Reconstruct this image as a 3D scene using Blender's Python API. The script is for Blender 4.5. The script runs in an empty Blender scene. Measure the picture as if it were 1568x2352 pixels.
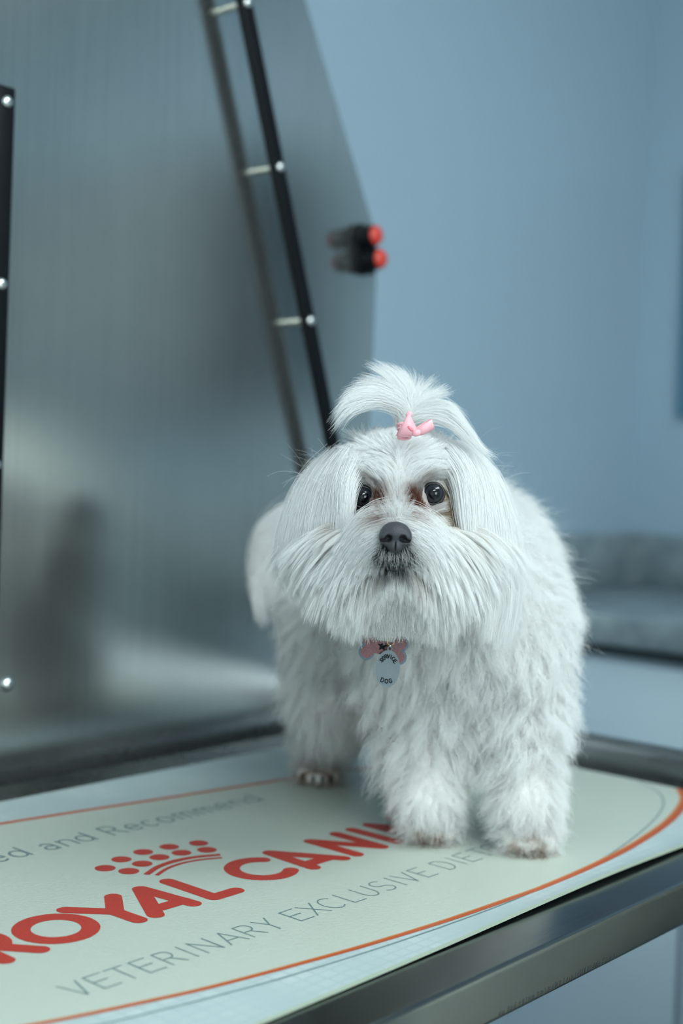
import bpy, bmesh, math, random
import numpy as np
from mathutils import Vector, Matrix, kdtree

random.seed(7)
rng = np.random.default_rng(11)
scene = bpy.context.scene
COL = scene.collection

# ------------------------------------------------------------------ camera
FPX = 3030.0
EYE = np.array([0.0, 0.0, 1.12])
yaw, pit, rol = math.radians(41.1), math.radians(1.84), math.radians(-2.03)
_f = np.array([math.cos(yaw) * math.cos(pit), math.sin(yaw) * math.cos(pit), -math.sin(pit)])
_r = np.cross(_f, [0, 0, 1.0]); _r /= np.linalg.norm(_r)
_d = np.cross(_f, _r)
CR = math.cos(rol) * _r + math.sin(rol) * _d      # picture right
CD = -math.sin(rol) * _r + math.cos(rol) * _d     # picture down
CF = _f                                            # forward

cam_data = bpy.data.cameras.new('camera')
cam = bpy.data.objects.new('camera', cam_data)
COL.objects.link(cam)
cam.matrix_world = Matrix(((CR[0], -CD[0], -CF[0], EYE[0]),
                           (CR[1], -CD[1], -CF[1], EYE[1]),
                           (CR[2], -CD[2], -CF[2], EYE[2]),
                           (0, 0, 0, 1)))
cam_data.sensor_fit = 'VERTICAL'
cam_data.sensor_height = 36.0
cam_data.lens = 36.0 * FPX / 2352.0
cam_data.clip_start = 0.05
cam_data.dof.use_dof = True
cam_data.dof.focus_distance = 0.948
cam_data.dof.aperture_fstop = 3.3
scene.camera = cam

# ------------------------------------------------------------------ light and exposure
world = bpy.data.worlds.new('world')
scene.world = world
world.use_nodes = True
world.node_tree.nodes['Background'].inputs[0].default_value = (0.55, 0.68, 0.75, 1)
world.node_tree.nodes['Background'].inputs[1].default_value = 0.15


def area_light(name, loc, sx, sy, power, col):
    l = bpy.data.lights.new(name, 'AREA')
    l.shape = 'RECTANGLE'; l.size = sx; l.size_y = sy
    l.energy = power; l.color = col
    o = bpy.data.objects.new(name, l)
    o.location = loc
    COL.objects.link(o)
    return o


LIGHTS = [((0.85, -0.50, 2.465), 29.5), ((-0.70, -0.85, 2.465), 41.5)]
for lc, pw in LIGHTS:
    area_light('ceiling_lamp_light', lc, 1.16, 0.56, pw, (0.86, 0.975, 1.0))
# soft front fill for the dog's chest, from a window added behind the camera
wl = area_light('window_daylight', (-0.75, -2.17, 1.35), 1.3, 1.1, 39.0, (0.86, 0.97, 1.0))
wl.rotation_euler = (math.radians(90), 0, 0)

vs = scene.view_settings
vs.view_transform = 'Standard'; vs.look = 'None'; vs.exposure = 0.0; vs.gamma = 1.0
vs.use_curve_mapping = False
cy = scene.cycles
cy.max_bounces = 5; cy.diffuse_bounces = 4; cy.glossy_bounces = 3
cy.transmission_bounces = 4; cy.transparent_max_bounces = 4
cy.use_denoising = True
cy.use_adaptive_sampling = True
cy.adaptive_threshold = 0.08
cy.adaptive_min_samples = 14
cy.sample_clamp_indirect = 6.0
cy.caustics_reflective = False; cy.caustics_refractive = False


# ------------------------------------------------------------------ helpers
def W(px, py, d):
    """point of the place that the photograph shows at (px, py), d metres ahead"""
    return EYE + d * (CF + (px - 784.0) / FPX * CR + (py - 1176.0) / FPX * CD)


def project(P):
    q = np.asarray(P) - EYE
    z = q @ CF
    return 784 + FPX * (q @ CR) / z, 1176 + FPX * (q @ CD) / z, z


def tag(o, label=None, cat=None, group=None, kind=None):
    if label: o['label'] = label
    if cat: o['category'] = cat
    if group: o['group'] = group
    if kind: o['kind'] = kind
    return o


def empty(name, loc=(0, 0, 0)):
    o = bpy.data.objects.new(name, None)
    o.location = loc
    o.empty_display_size = 0.05
    COL.objects.link(o)
    return o


def link_mesh(name, me, mat, parent=None, smooth=False, angle=None):
    o = bpy.data.objects.new(name, me)
    COL.objects.link(o)
    if mat is not None:
        me.materials.append(mat)
    if smooth:
        me.polygons.foreach_set('use_smooth', [True] * len(me.polygons))
        if angle is not None:
            me.set_sharp_from_angle(angle=math.radians(angle))
    if parent is not None:
        o.parent = parent
        o.matrix_parent_inverse = Matrix.Translation(-Vector(parent.location))
    return o


def bm_obj(name, bm, mat, parent=None, smooth=False, angle=35):
    bmesh.ops.recalc_face_normals(bm, faces=bm.faces)
    me = bpy.data.meshes.new(name)
    bm.to_mesh(me); bm.free()
    return link_mesh(name, me, mat, parent, smooth, angle)


def np_obj(name, V, Fc, mat, parent=None, smooth=False, angle=None):
    me = bpy.data.meshes.new(name)
    me.from_pydata([tuple(map(float, v)) for v in V], [], [tuple(map(int, f)) for f in Fc])
    me.update()
    return link_mesh(name, me, mat, parent, smooth, angle)


def box(bm, lo, hi, bev=0.0, seg=2):
    lo = Vector(lo); hi = Vector(hi)
    r = bmesh.ops.create_cube(bm, size=1.0)
    vv = r['verts']
    for v in vv:
        v.co = Vector(((v.co.x + .5) * (hi.x - lo.x) + lo.x, (v.co.y + .5) * (hi.y - lo.y) + lo.y,
                       (v.co.z + .5) * (hi.z - lo.z) + lo.z))
    if bev > 0:
        es = list({e for v in vv for e in v.link_edges})
        bmesh.ops.bevel(bm, geom=es, offset=bev, segments=seg, profile=0.5, affect='EDGES', clamp_overlap=True)


def box_obj(name, lo, hi, mat, parent=None, bev=0.0, seg=2):
    bm = bmesh.new(); box(bm, lo, hi, bev, seg)
    return bm_obj(name, bm, mat, parent, smooth=bev > 0)


def lathe(bm, prof, origin, axis, n=20):
    """prof: (radius, height) pairs turned about axis"""
    axis = Vector(axis).normalized()
    t = axis.orthogonal().normalized(); b = axis.cross(t)
    rings = []
    for r, h in prof:
        c = Vector(origin) + axis * h
        if r < 1e-6:
            rings.append([bm.verts.new(c)])
        else:
            rings.append([bm.verts.new(c + t * (r * math.cos(2 * math.pi * i / n)) + b * (r * math.sin(2 * math.pi * i / n)))
                          for i in range(n)])
    for a, c in zip(rings, rings[1:]):
        for i in range(n):
            j = (i + 1) % n
            if len(a) == 1 and len(c) == 1: continue
            if len(a) == 1: bm.faces.new((a[0], c[j], c[i]))
            elif len(c) == 1: bm.faces.new((a[i], a[j], c[0]))
            else: bm.faces.new((a[i], a[j], c[j], c[i]))


def tube(bm, pts, rad, n=8, closed=False):
    pts = [Vector(p) for p in pts]
    m = len(pts)
    rads = rad if hasattr(rad, '__len__') else [rad] * m
    rings = []
    prev = None
    for i, p in enumerate(pts):
        if closed: t = (pts[(i + 1) % m] - pts[i - 1]).normalized()
        else: t = (pts[min(i + 1, m - 1)] - pts[max(i - 1, 0)]).normalized()
        a = t.orthogonal().normalized() if prev is None else (prev - t * prev.dot(t)).normalized()
        prev = a
        b = t.cross(a)
        rings.append([bm.verts.new(p + (a * math.cos(2 * math.pi * k / n) + b * math.sin(2 * math.pi * k / n)) * rads[i]) for k in range(n)])
    rng_ = range(m) if closed else range(m - 1)
    for i in rng_:
        a, c = rings[i], rings[(i + 1) % m]
        for k in range(n):
            bm.faces.new((a[k], a[(k + 1) % n], c[(k + 1) % n], c[k]))
    if not closed:
        bm.faces.new(rings[0][::-1]); bm.faces.new(rings[-1])


# ------------------------------------------------------------------ materials
def new_mat(name):
    m = bpy.data.materials.new(name)
    m.use_nodes = True
    nt = m.node_tree
    return m, nt, nt.nodes['Principled BSDF']


def plain(name, col, rough=0.5, metal=0.0, spec=0.5, var=0.0, vscale=20.0, bump=0.0, bscale=200.0, coat=0.0):
    m, nt, b = new_mat(name)
    b.inputs['Roughness'].default_value = rough
    b.inputs['Metallic'].default_value = metal
    b.inputs['Specular IOR Level'].default_value = spec
    b.inputs['Coat Weight'].default_value = coat
    tc = nt.nodes.new('ShaderNodeTexCoord')
    if var > 0:
        n = nt.nodes.new('ShaderNodeTexNoise'); n.inputs['Scale'].default_value = vscale
        n.inputs['Detail'].default_value = 4
        nt.links.new(tc.outputs['Object'], n.inputs['Vector'])
        r = nt.nodes.new('ShaderNodeMix'); r.data_type = 'RGBA'
        r.inputs[6].default_value = tuple(c * (1 - var) for c in col) + (1,)
        r.inputs[7].default_value = tuple(min(1, c * (1 + var)) for c in col) + (1,)
        nt.links.new(n.outputs['Fac'], r.inputs[0])
        nt.links.new(r.outputs[2], b.inputs['Base Color'])
    else:
        b.inputs['Base Color'].default_value = tuple(col) + (1,)
    if bump > 0:
        n2 = nt.nodes.new('ShaderNodeTexNoise'); n2.inputs['Scale'].default_value = bscale
        nt.links.new(tc.outputs['Object'], n2.inputs['Vector'])
        bp = nt.nodes.new('ShaderNodeBump'); bp.inputs['Strength'].default_value = bump
        bp.inputs['Distance'].default_value = 0.002
        nt.links.new(n2.outputs['Fac'], bp.inputs['Height'])
        nt.links.new(bp.outputs['Normal'], b.inputs['Normal'])
    return m


def steel(name, col, rough, stretch=(220, 220, 6), bump=0.06, smudge=0.25, metal=1.0):
    """brushed stainless steel: fine streaks along one axis, faint smudges in the gloss"""
    m, nt, b = new_mat(name)
    b.inputs['Metallic'].default_value = metal
    tc = nt.nodes.new('ShaderNodeTexCoord')
    mp = nt.nodes.new('ShaderNodeMapping'); mp.inputs['Scale'].default_value = stretch
    nt.links.new(tc.outputs['Object'], mp.inputs['Vector'])
    n = nt.nodes.new('ShaderNodeTexNoise'); n.inputs['Scale'].default_value = 1.0; n.inputs['Detail'].default_value = 3
    nt.links.new(mp.outputs[0], n.inputs['Vector'])
    n2 = nt.nodes.new('ShaderNodeTexNoise'); n2.inputs['Scale'].default_value = 9.0; n2.inputs['Detail'].default_value = 5
    n2.inputs['Roughness'].default_value = 0.6
    nt.links.new(tc.outputs['Object'], n2.inputs['Vector'])
    mr = nt.nodes.new('ShaderNodeMapRange')
    mr.inputs['From Min'].default_value = 0.3; mr.inputs['From Max'].default_value = 0.75
    mr.inputs['To Min'].default_value = rough * (1 - smudge); mr.inputs['To Max'].default_value = rough * (1 + smudge)
    nt.links.new(n2.outputs['Fac'], mr.inputs['Value'])
    nt.links.new(mr.outputs[0], b.inputs['Roughness'])
    mx = nt.nodes.new('ShaderNodeMix'); mx.data_type = 'RGBA'
    mx.inputs[6].default_value = tuple(c * 0.93 for c in col) + (1,)
    mx.inputs[7].default_value = tuple(min(1, c * 1.06) for c in col) + (1,)
    add = nt.nodes.new('ShaderNodeMath'); add.operation = 'MULTIPLY_ADD'
    add.inputs[1].default_value = 0.4
    nt.links.new(n.outputs['Fac'], add.inputs[0])
    ml = nt.nodes.new('ShaderNodeMath'); ml.operation = 'MULTIPLY'; ml.inputs[1].default_value = 0.6
    nt.links.new(n2.outputs['Fac'], ml.inputs[0]); nt.links.new(ml.outputs[0], add.inputs[2])
    nt.links.new(add.outputs[0], mx.inputs[0]); nt.links.new(mx.outputs[2], b.inputs['Base Color'])
    bp = nt.nodes.new('ShaderNodeBump'); bp.inputs['Strength'].default_value = bump; bp.inputs['Distance'].default_value = 0.001
    nt.links.new(n.outputs['Fac'], bp.inputs['Height']); nt.links.new(bp.outputs['Normal'], b.inputs['Normal'])
    return m


M_wall = plain('blue_grey_wall_paint', (0.35, 0.475, 0.57), 0.36, var=0.02, vscale=3)
M_wall_far = plain('pale_wall_paint', (0.74, 0.78, 0.78), 0.6, var=0.02, vscale=3)
M_ceil = plain('ceiling_paint', (0.80, 0.83, 0.83), 0.8, var=0.02, vscale=6)
M_floor = plain('vinyl_floor', (0.36, 0.39, 0.39), 0.45, var=0.15, vscale=14)
M_table = steel('brushed_steel_table', (0.19, 0.202, 0.20), 0.25, (5, 260, 260), 0.05, 0.3)
def sheet_steel():
    m = bpy.data.materials.new('brushed_steel_sheet'); m.use_nodes = True
    nt = m.node_tree; nt.nodes.clear()
    out = nt.nodes.new('ShaderNodeOutputMaterial')
    tc = nt.nodes.new('ShaderNodeTexCoord')
    mp = nt.nodes.new('ShaderNodeMapping'); mp.inputs['Scale'].default_value = (170, 170, 3.5)
    nt.links.new(tc.outputs['Object'], mp.inputs['Vector'])
    n = nt.nodes.new('ShaderNodeTexNoise'); n.inputs['Scale'].default_value = 1.0; n.inputs['Detail'].default_value = 2
    nt.links.new(mp.outputs[0], n.inputs['Vector'])
    n2 = nt.nodes.new('ShaderNodeTexNoise'); n2.inputs['Scale'].default_value = 7.0; n2.inputs['Detail'].default_value = 5
    nt.links.new(tc.outputs['Object'], n2.inputs['Vector'])
    av = nt.nodes.new('ShaderNodeMix'); av.data_type = 'FLOAT'; av.inputs[0].default_value = 0.5
    nt.links.new(n.outputs['Fac'], av.inputs[2]); nt.links.new(n2.outputs['Fac'], av.inputs[3])
    cr = nt.nodes.new('ShaderNodeValToRGB')
    cr.color_ramp.elements[0].position = 0.3; cr.color_ramp.elements[0].color = (0.46, 0.49, 0.485, 1)
    cr.color_ramp.elements[1].position = 0.7; cr.color_ramp.elements[1].color = (0.57, 0.60, 0.59, 1)
    nt.links.new(av.outputs[0], cr.inputs[0])
    bp = nt.nodes.new('ShaderNodeBump'); bp.inputs['Strength'].default_value = 0.03; bp.inputs['Distance'].default_value = 0.001
    nt.links.new(n.outputs['Fac'], bp.inputs['Height'])
    gl = nt.nodes.new('ShaderNodeBsdfAnisotropic'); gl.distribution = 'BECKMANN'
    gl.inputs['Roughness'].default_value = 0.20
    df = nt.nodes.new('ShaderNodeBsdfDiffuse')
    mx = nt.nodes.new('ShaderNodeMixShader'); mx.inputs[0].default_value = 0.07
    for q in (gl, df):
        nt.links.new(cr.outputs[0], q.inputs['Color']); nt.links.new(bp.outputs['Normal'], q.inputs['Normal'])
    nt.links.new(gl.outputs[0], mx.inputs[1]); nt.links.new(df.outputs[0], mx.inputs[2])
    nt.links.new(mx.outputs[0], out.inputs['Surface'])
    return m


M_panel = sheet_steel()
M_chrome = plain('polished_chrome', (0.80, 0.80, 0.78), 0.12, 1.0)
M_rod = plain('satin_rod', (0.62, 0.60, 0.52), 0.28, 1.0)
M_black = plain('black_powder_coat', (0.004, 0.005, 0.007), 0.5, spec=0.15, var=0.1)
M_red = plain('red_plastic', (0.62, 0.05, 0.03), 0.3, spec=0.6)
M_cab = plain('cabinet_laminate', (0.53, 0.66, 0.75), 0.45, var=0.02, vscale=5)
M_shade_kick = plain('dark_recess', (0.10, 0.13, 0.14), 0.8)
M_board = plain('blue_board', (0.09, 0.25, 0.35), 0.45, var=0.05)
M_boardface = plain('board_face', (0.25, 0.28, 0.36), 0.4, var=0.1, vscale=9)
M_slate = plain('slate_laminate', (0.13, 0.165, 0.18), 0.45, var=0.03)
M_white = plain('white_enamel', (0.70, 0.72, 0.66), 0.4, var=0.02)


def laminate():
    m, nt, b = new_mat('grey_stone_laminate')
    b.inputs['Roughness'].default_value = 0.4
    tc = nt.nodes.new('ShaderNodeTexCoord')
    n = nt.nodes.new('ShaderNodeTexNoise'); n.inputs['Scale'].default_value = 16; n.inputs['Detail'].default_value = 7
    n.inputs['Roughness'].default_value = 0.65
    nt.links.new(tc.outputs['Object'], n.inputs['Vector'])
    cr = nt.nodes.new('ShaderNodeValToRGB')
    cr.color_ramp.elements[0].position = 0.35; cr.color_ramp.elements[0].color = (0.18, 0.235, 0.265, 1)
    cr.color_ramp.elements[1].position = 0.7; cr.color_ramp.elements[1].color = (0.36, 0.43, 0.45, 1)
    nt.links.new(n.outputs['Fac'], cr.inputs[0]); nt.links.new(cr.outputs[0], b.inputs['Base Color'])
    return m


M_lam = laminate()

# ------------------------------------------------------------------ the room
X0, X1, Y0, Y1, H = -2.2, 2.43, -2.2, 1.33, 2.5
T = 0.1


def structure(name, lo, hi, mat):
    return tag(box_obj(name, lo, hi, mat), kind='structure')


structure('floor', (X0 - T, Y0 - T, -T), (X1 + T, Y1 + T, 0), M_floor)
structure('ceiling', (X0 - T, Y0 - T, H), (X1 + T, Y1 + T, H + T), M_ceil)
structure('wall_back', (X0 - T, Y1, 0), (X1 + T, Y1 + T, H), M_wall)
structure('wall_right', (X1, Y0, 0), (X1 + T, Y1, H), M_wall)
structure('wall_left', (X0 - T, Y0, 0), (X0, Y1, H), M_wall_far)
structure('wall_front', (X0 - T, Y0 - T, 0), (X1 + T, Y0, H), M_wall_far)
for nm, lo, hi in (('baseboard_back', (X0, Y1 - 0.012, 0), (X1, Y1, 0.1)),
                   ('baseboard_left', (X0, Y0, 0), (X0 + 0.012, Y1, 0.1)),
                   ('baseboard_front', (X0, Y0, 0), (X1, Y0 + 0.012, 0.1))):
    structure(nm, lo, hi, M_white)

wn = tag(box_obj('window_1', (-1.42, Y0 + 0.001, 0.78), (-0.08, Y0 + 0.010, 1.92), plain('window_pane', (0.55, 0.62, 0.66), 0.1)), kind='structure')  # invented window, added to carry the front fill light
for lo, hi in (((-1.48, Y0, 0.72), (-0.02, Y0 + 0.05, 0.78)), ((-1.48, Y0, 1.92), (-0.02, Y0 + 0.05, 1.98)),
               ((-1.48, Y0, 0.78), (-1.42, Y0 + 0.05, 1.92)), ((-0.08, Y0, 0.78), (-0.02, Y0 + 0.05, 1.92))):
    f_ = box_obj('window_frame', lo, hi, M_white); f_.parent = wn

for i, (lc, pw) in enumerate(LIGHTS):
    t = empty('ceiling_light', (lc[0], lc[1], H - 0.03))
    tag(t, ['rectangular ceiling light on the countertop side of the room', 'rectangular ceiling light over the far left of the room'][i],
        'ceiling light', 'ceiling lights')
    bm = bmesh.new()
    hx, hy = 0.62, 0.32
    z0, z1 = H - 0.04, H
    box(bm, (lc[0] - hx, lc[1] - hy, z0), (lc[0] + hx, lc[1] - hy + 0.035, z1))
    box(bm, (lc[0] - hx, lc[1] + hy - 0.035, z0), (lc[0] + hx, lc[1] + hy, z1))
    box(bm, (lc[0] - hx, lc[1] - hy + 0.035, z0), (lc[0] - hx + 0.035, lc[1] + hy - 0.035, z1))
    box(bm, (lc[0] + hx - 0.035, lc[1] - hy + 0.035, z0), (lc[0] + hx, lc[1] + hy - 0.035, z1))
    bm_obj('frame', bm, M_white, t)

# counter along the right wall
XC = 1.81
ct = empty('countertop', (XC + 0.3, 0, 0.907))
tag(ct, 'grey stone-patterned laminate countertop with backsplash behind the dog', 'countertop')
box_obj('worktop', (XC, Y0 + 0.02, 0.863), (X1 - 0.001, Y1 - 0.001, 0.907), M_lam, ct, 0.006)
box_obj('backsplash', (X1 - 0.021, Y0 + 0.02, 0.907), (X1 - 0.001, Y1 - 0.02, 1.012), M_lam, ct, 0.003)
box_obj('backsplash', (XC + 0.02, Y1 - 0.021, 0.907), (X1 - 0.001, Y1 - 0.001, 1.012), M_lam, ct, 0.003)
cabs = [(0.895, Y1 - 0.005, 'pale blue base cabinet under the countertop, against the back wall'),
        (0.33, 0.895, 'pale blue base cabinet right of the table corner, second from the back wall'),
        (-0.27, 0.33, 'pale blue base cabinet under the countertop, third from the back wall')]
for ya, yb, lb in cabs:
    c = empty('base_cabinet', (XC + 0.3, (ya + yb) / 2, 0))
    tag(c, lb, 'cabinet', 'base cabinets under the counter')
    box_obj('carcass', (XC + 0.045, ya + 0.001, 0.10), (X1 - 0.003, yb - 0.001, 0.840), M_cab, c)
    box_obj('top_rail', (XC + 0.05, ya + 0.001, 0.840), (X1 - 0.003, yb - 0.001, 0.8625), M_shade_kick, c)  # dark colour paints in the shadow below the worktop overhang
    box_obj('toe_kick', (XC + 0.10, ya + 0.001, 0.0), (X1 - 0.003, yb - 0.001, 0.10), M_shade_kick, c)
    d = box_obj('door', (XC + 0.024, ya + 0.004, 0.105), (XC + 0.044, yb - 0.004, 0.835), M_cab, c, 0.002)
    bm = bmesh.new()
    hy_ = ya + 0.05
    tube(bm, [(XC + 0.026, hy_, 0.52), (XC + 0.002, hy_, 0.52), (XC + 0.002, hy_, 0.64), (XC + 0.026, hy_, 0.64)], 0.005)
    h = bm_obj('handle', bm, M_chrome, None, True)
    h.parent = d

# flat blue board on the right wall, at the edge of the picture
wb = empty('wall_board', (X1 - 0.02, 1.09, 1.48))
tag(wb, 'thin blue-edged board hung on the right wall at the picture edge', 'board')
box_obj('board', (X1 - 0.025, 0.92, 1.25), (X1 - 0.001, 1.225, 1.745), M_board, wb, 0.006, 3)
box_obj('face', (X1 - 0.028, 0.94, 1.28), (X1 - 0.0245, 1.205, 1.715), M_boardface, wb)

# unseen things added for the soft reflections they make in the steel sheet
prop = empty('laundry_bag', (1.46, 0.10, 0))  # stands in for a person in pale clothes, shaped for its reflected glow
tag(prop, 'tall pale cloth laundry bag mirrored as a soft glow in the steel sheet', 'bag')
bprof = [(0.0, 1.165), (0.06, 1.155), (0.12, 1.13), (0.19, 1.085), (0.25, 1.03), (0.30, 0.96), (0.325, 0.88), (0.33, 0.78), (0.315, 0.66), (0.295, 0.50), (0.28, 0.30), (0.265, 0.10), (0.25, 0.02), (0.0, 0.0)]
bm = bmesh.new(); lathe(bm, bprof[::-1], (1.46, 0.10, 0), (0, 0, 1), 40)
for v in bm.verts:
    a_ = math.atan2(v.co.y - 0.10, v.co.x - 1.46)
    k_ = 1 + 0.035 * math.sin(a_ * 5 + v.co.z * 6) + 0.02 * math.sin(a_ * 11 - v.co.z * 9)
    v.co.x = 1.46 + (v.co.x - 1.46) * k_; v.co.y = 0.10 + (v.co.y - 0.10) * k_
    v.co.z += 0.015 * math.sin(a_ * 3 + 1) * min(1, v.co.z)
M_prop = plain('pale_cotton', (0.90, 0.91, 0.80), 0.9, var=0.04, vscale=8)
bm_obj('cloth_sack', bm, M_prop, prop, True, 180)
bm = bmesh.new()
tube(bm, [(1.46 + 0.335 * math.cos(2 * math.pi * k / 32), 0.10 + 0.335 * math.sin(2 * math.pi * k / 32), 0.80) for k in range(32)], 0.008, 8, True)
bm_obj('rim_band', bm, M_prop, prop, True, 180)
for i_, (ya, yb) in enumerate(((-1.25, -0.65), (-1.85, -1.25), (-0.65, -0.05))):
    wc = empty('wall_cabinet', (X1 - 0.16, (ya + yb) / 2, 1.27))  # added dark cabinets, so the steel sheet mirrors a dimmer wall
    tag(wc, ['slate grey wall cabinet on the right wall, middle of three', 'slate grey wall cabinet on the right wall, farthest from the dog',
             'slate grey wall cabinet on the right wall, nearest the dog'][i_], 'cabinet', 'wall cabinets above the counter')
    box_obj('carcass', (X1 - 0.32, ya + 0.001, 1.27), (X1 - 0.001, yb - 0.001, 1.88), M_slate, wc)
    d_ = box_obj('door', (X1 - 0.341, ya + 0.003, 1.275), (X1 - 0.3205, yb - 0.003, 1.875), M_slate, wc, 0.002)
    bm = bmesh.new()
    tube(bm, [(X1 - 0.339, ya + 0.05, 1.33), (X1 - 0.365, ya + 0.05, 1.33), (X1 - 0.365, ya + 0.05, 1.45), (X1 - 0.339, ya + 0.05, 1.45)], 0.005)
    h = bm_obj('handle', bm, M_chrome, None, True); h.parent = d_

# ------------------------------------------------------------------ exam table
ZT = 0.800
TX0, TX1, TY0, TY1 = 0.02, 1.305, 0.472, 1.085
tb = empty('exam_table', ((TX0 + TX1) / 2, (TY0 + TY1) / 2, 0))
tag(tb, 'brushed stainless steel exam table that the white dog stands on', 'table')
box_obj('tabletop', (TX0, TY0, ZT - 0.036), (TX1, TY1, ZT), M_table, tb, 0.0045, 3)
# raised end lip with a rolled top
prof = [(0.0, -0.036), (0.0, 0.004), (0.003, 0.018), (0.007, 0.026), (0.013, 0.030), (0.020, 0.029), (0.026, 0.024), (0.028, 0.015), (0.028, -0.036)]
V, Fc = [], []
for yy in (TY0, TY1):
    for a, z in prof:
        V.append((TX1 + 0.0005 + a, yy, ZT + z))
n = len(prof)
for i in range(n - 1):
    Fc.append((i, i + 1, n + i + 1, n + i))
Fc += [tuple(range(n))[::-1], tuple(range(n, 2 * n)), (n - 1, 0, n, 2 * n - 1)]
np_obj('end_lip', V, Fc, steel('brushed_steel_lip', (0.30, 0.32, 0.325), 0.3, (260, 5, 260), 0.05, 0.2), tb, True, 40)
bm = bmesh.new(); box(bm, (TX0 + 0.45, 0.66, 0.05), (TX0 + 0.83, 0.90, ZT - 0.036), 0.01)
bm_obj('pedestal', bm, M_table, tb, True)
box_obj('foot_plate', (TX0 + 0.25, 0.52, 0.0), (TX0 + 1.03, 1.04, 0.05), M_table, tb, 0.01)
# worn stamped marks on the front edge
bm = bmesh.new()
x = 0.715
r2 = random.Random(4)
while x < 0.865:
    k = r2.choice([1, 2, 2, 3])
    for j in range(k):
        hgt = r2.uniform(0.0022, 0.0040)
        xx = x + j * 0.0013
        box(bm, (xx, TY0 - 0.00015, ZT - 0.0325), (xx + 0.0006, TY0 + 0.0005, ZT - 0.0325 + hgt))
    x += k * 0.0013 + r2.choice([0.0012, 0.0016, 0.0032])
bm_obj('stamped_marks', bm, plain('worn_stamp', (0.165, 0.175, 0.175), 0.36, 1.0), tb)

# ------------------------------------------------------------------ steel splash sheet with bars
YP = 1.112
sp = empty('steel_splash_sheet', (0.85, YP, 0.5))
tag(sp, 'upright brushed steel sheet with slanted corner and black rails behind the table', 'steel panel')
outl = [(0.05, 0.45), (1.318, 0.45), (1.325, 1.12), (1.328, 1.395), (1.321, 1.432), (0.98, 2.03), (0.10, 2.03)]
bm = bmesh.new()
fv = [bm.verts.new((x, YP, z)) for x, z in outl]
bv = [bm.verts.new((x, YP + 0.004, z)) for x, z in outl]
bm.faces.new(fv); bm.faces.new(bv[::-1])
for i in range(len(outl)):
    j = (i + 1) % len(outl)
    bm.faces.new((fv[i], fv[j], bv[j], bv[i]))
bmesh.ops.bevel(bm, geom=[e for e in bm.edges if abs(e.verts[0].co.y - e.verts[1].co.y) < 1e-6], offset=0.001, segments=1, affect='EDGES')
bm_obj('steel_sheet', bm, M_panel, sp)
for xx in (0.35, 1.05):
    box_obj('wall_bracket', (xx - 0.02, YP + 0.0035, 1.55), (xx + 0.02, Y1, 1.60), M_panel, sp)
    box_obj('wall_bracket', (xx - 0.02, YP + 0.0035, 0.55), (xx + 0.02, Y1, 0.60), M_panel, sp)

YB = 1.083


def rail(top, bot, screws):
    top = Vector((top[0], YB, top[1])); bot = Vector((bot[0], YB, bot[1]))
    ax = (bot - top).normalized(); side = ax.cross(Vector((0, 1, 0))).normalized()
    hw, ht = 0.0100, 0.005
    bm = bmesh.new()
    vs_ = []
    for p in (top, bot):
        vs_.append([bm.verts.new(p + side * sx * hw + Vector((0, sy * ht, 0))) for sx, sy in ((-1, -1), (1, -1), (1, 1), (-1, 1))])
    for i in range(4):
        bm.faces.new((vs_[0][i], vs_[0][(i + 1) % 4], vs_[1][(i + 1) % 4], vs_[1][i]))
    bm.faces.new(vs_[0][::-1]); bm.faces.new(vs_[1])
    bmesh.ops.bevel(bm, geom=list(bm.edges), offset=0.0028, segments=3, affect='EDGES', profile=0.5)
    b = bm_obj('rail', bm, M_black, sp, True)
    b['label'] = 'black flat rail'
    for s in screws:
        p = top.lerp(bot, (top.z - s) / (top.z - bot.z))
        bm = bmesh.new()
        lathe(bm, [(0.0, 0.0042), (0.0028, 0.004), (0.005, 0.0026), (0.0061, 0.0004), (0.0061, -0.001), (0, -0.001)], p + Vector((0, -ht, 0)), (0, -1, 0), 18)
        o = bm_obj('screw', bm, M_chrome, None, True, 60); o.parent = b
        bm = bmesh.new()
        lathe(bm, [(0, 0), (0.0042, 0), (0.0042, YP - YB - ht), (0, YP - YB - ht)], p + Vector((0, ht, 0)), (0, 1, 0), 14)
        o = bm_obj('standoff', bm, M_rod, None, True, 60); o.parent = b
    return b


# world z of the rails = camera height + measured offset; children of sp share its frame
for a in (((1.036, 1.120 + 0.544), (1.283, 1.120 - 0.147), (1.639, 1.468, 1.297, 1.126)),
          ((0.7335, 1.120 + 0.352), (0.7305, 1.120 - 0.147), (1.457, 1.285, 1.113))):
    b = rail(*a)
bm = bmesh.new()
lathe(bm, [(0, 0.006), (0.003, 0.0056), (0.006, 0.0036), (0.0078, 0.0008), (0.008, 0), (0, 0)], (0.775, YP, 0.894), (0, -1, 0), 20)
bm_obj('bolt', bm, M_chrome, sp, True, 60)

# switch with two red buttons near the sheet's edge
sw = empty('button_switch', (1.29, YP - 0.015, 1.40))
tag(sw, 'black two-button switch with round red buttons on the steel sheet edge', 'switch')
zb = [(1.283, 1.120 + 0.297), (1.2935, 1.120 + 0.269)]
box_obj('housing', (1.277, YP - 0.012, 1.372), (1.313, YP - 0.0005, 1.434), M_black, sw, 0.004)
for x, z in zb:
    bm = bmesh.new()
    lathe(bm, [(0, 0), (0.0132, 0), (0.0132, 0.020), (0.0126, 0.023), (0, 0.023)], (x, YP - 0.011, z), (0, -1, 0), 24)
    bm_obj('collar', bm, M_black, sw, True, 40)
    bm = bmesh.new()
    lathe(bm, [(0, 0.0066), (0.0045, 0.0062), (0.0085, 0.0050), (0.0112, 0.0027), (0.0122, 0), (0, 0)], (x, YP - 0.034, z), (0, -1, 0), 24)
    bm_obj('button', bm, M_red, sw, True, 60)

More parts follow.
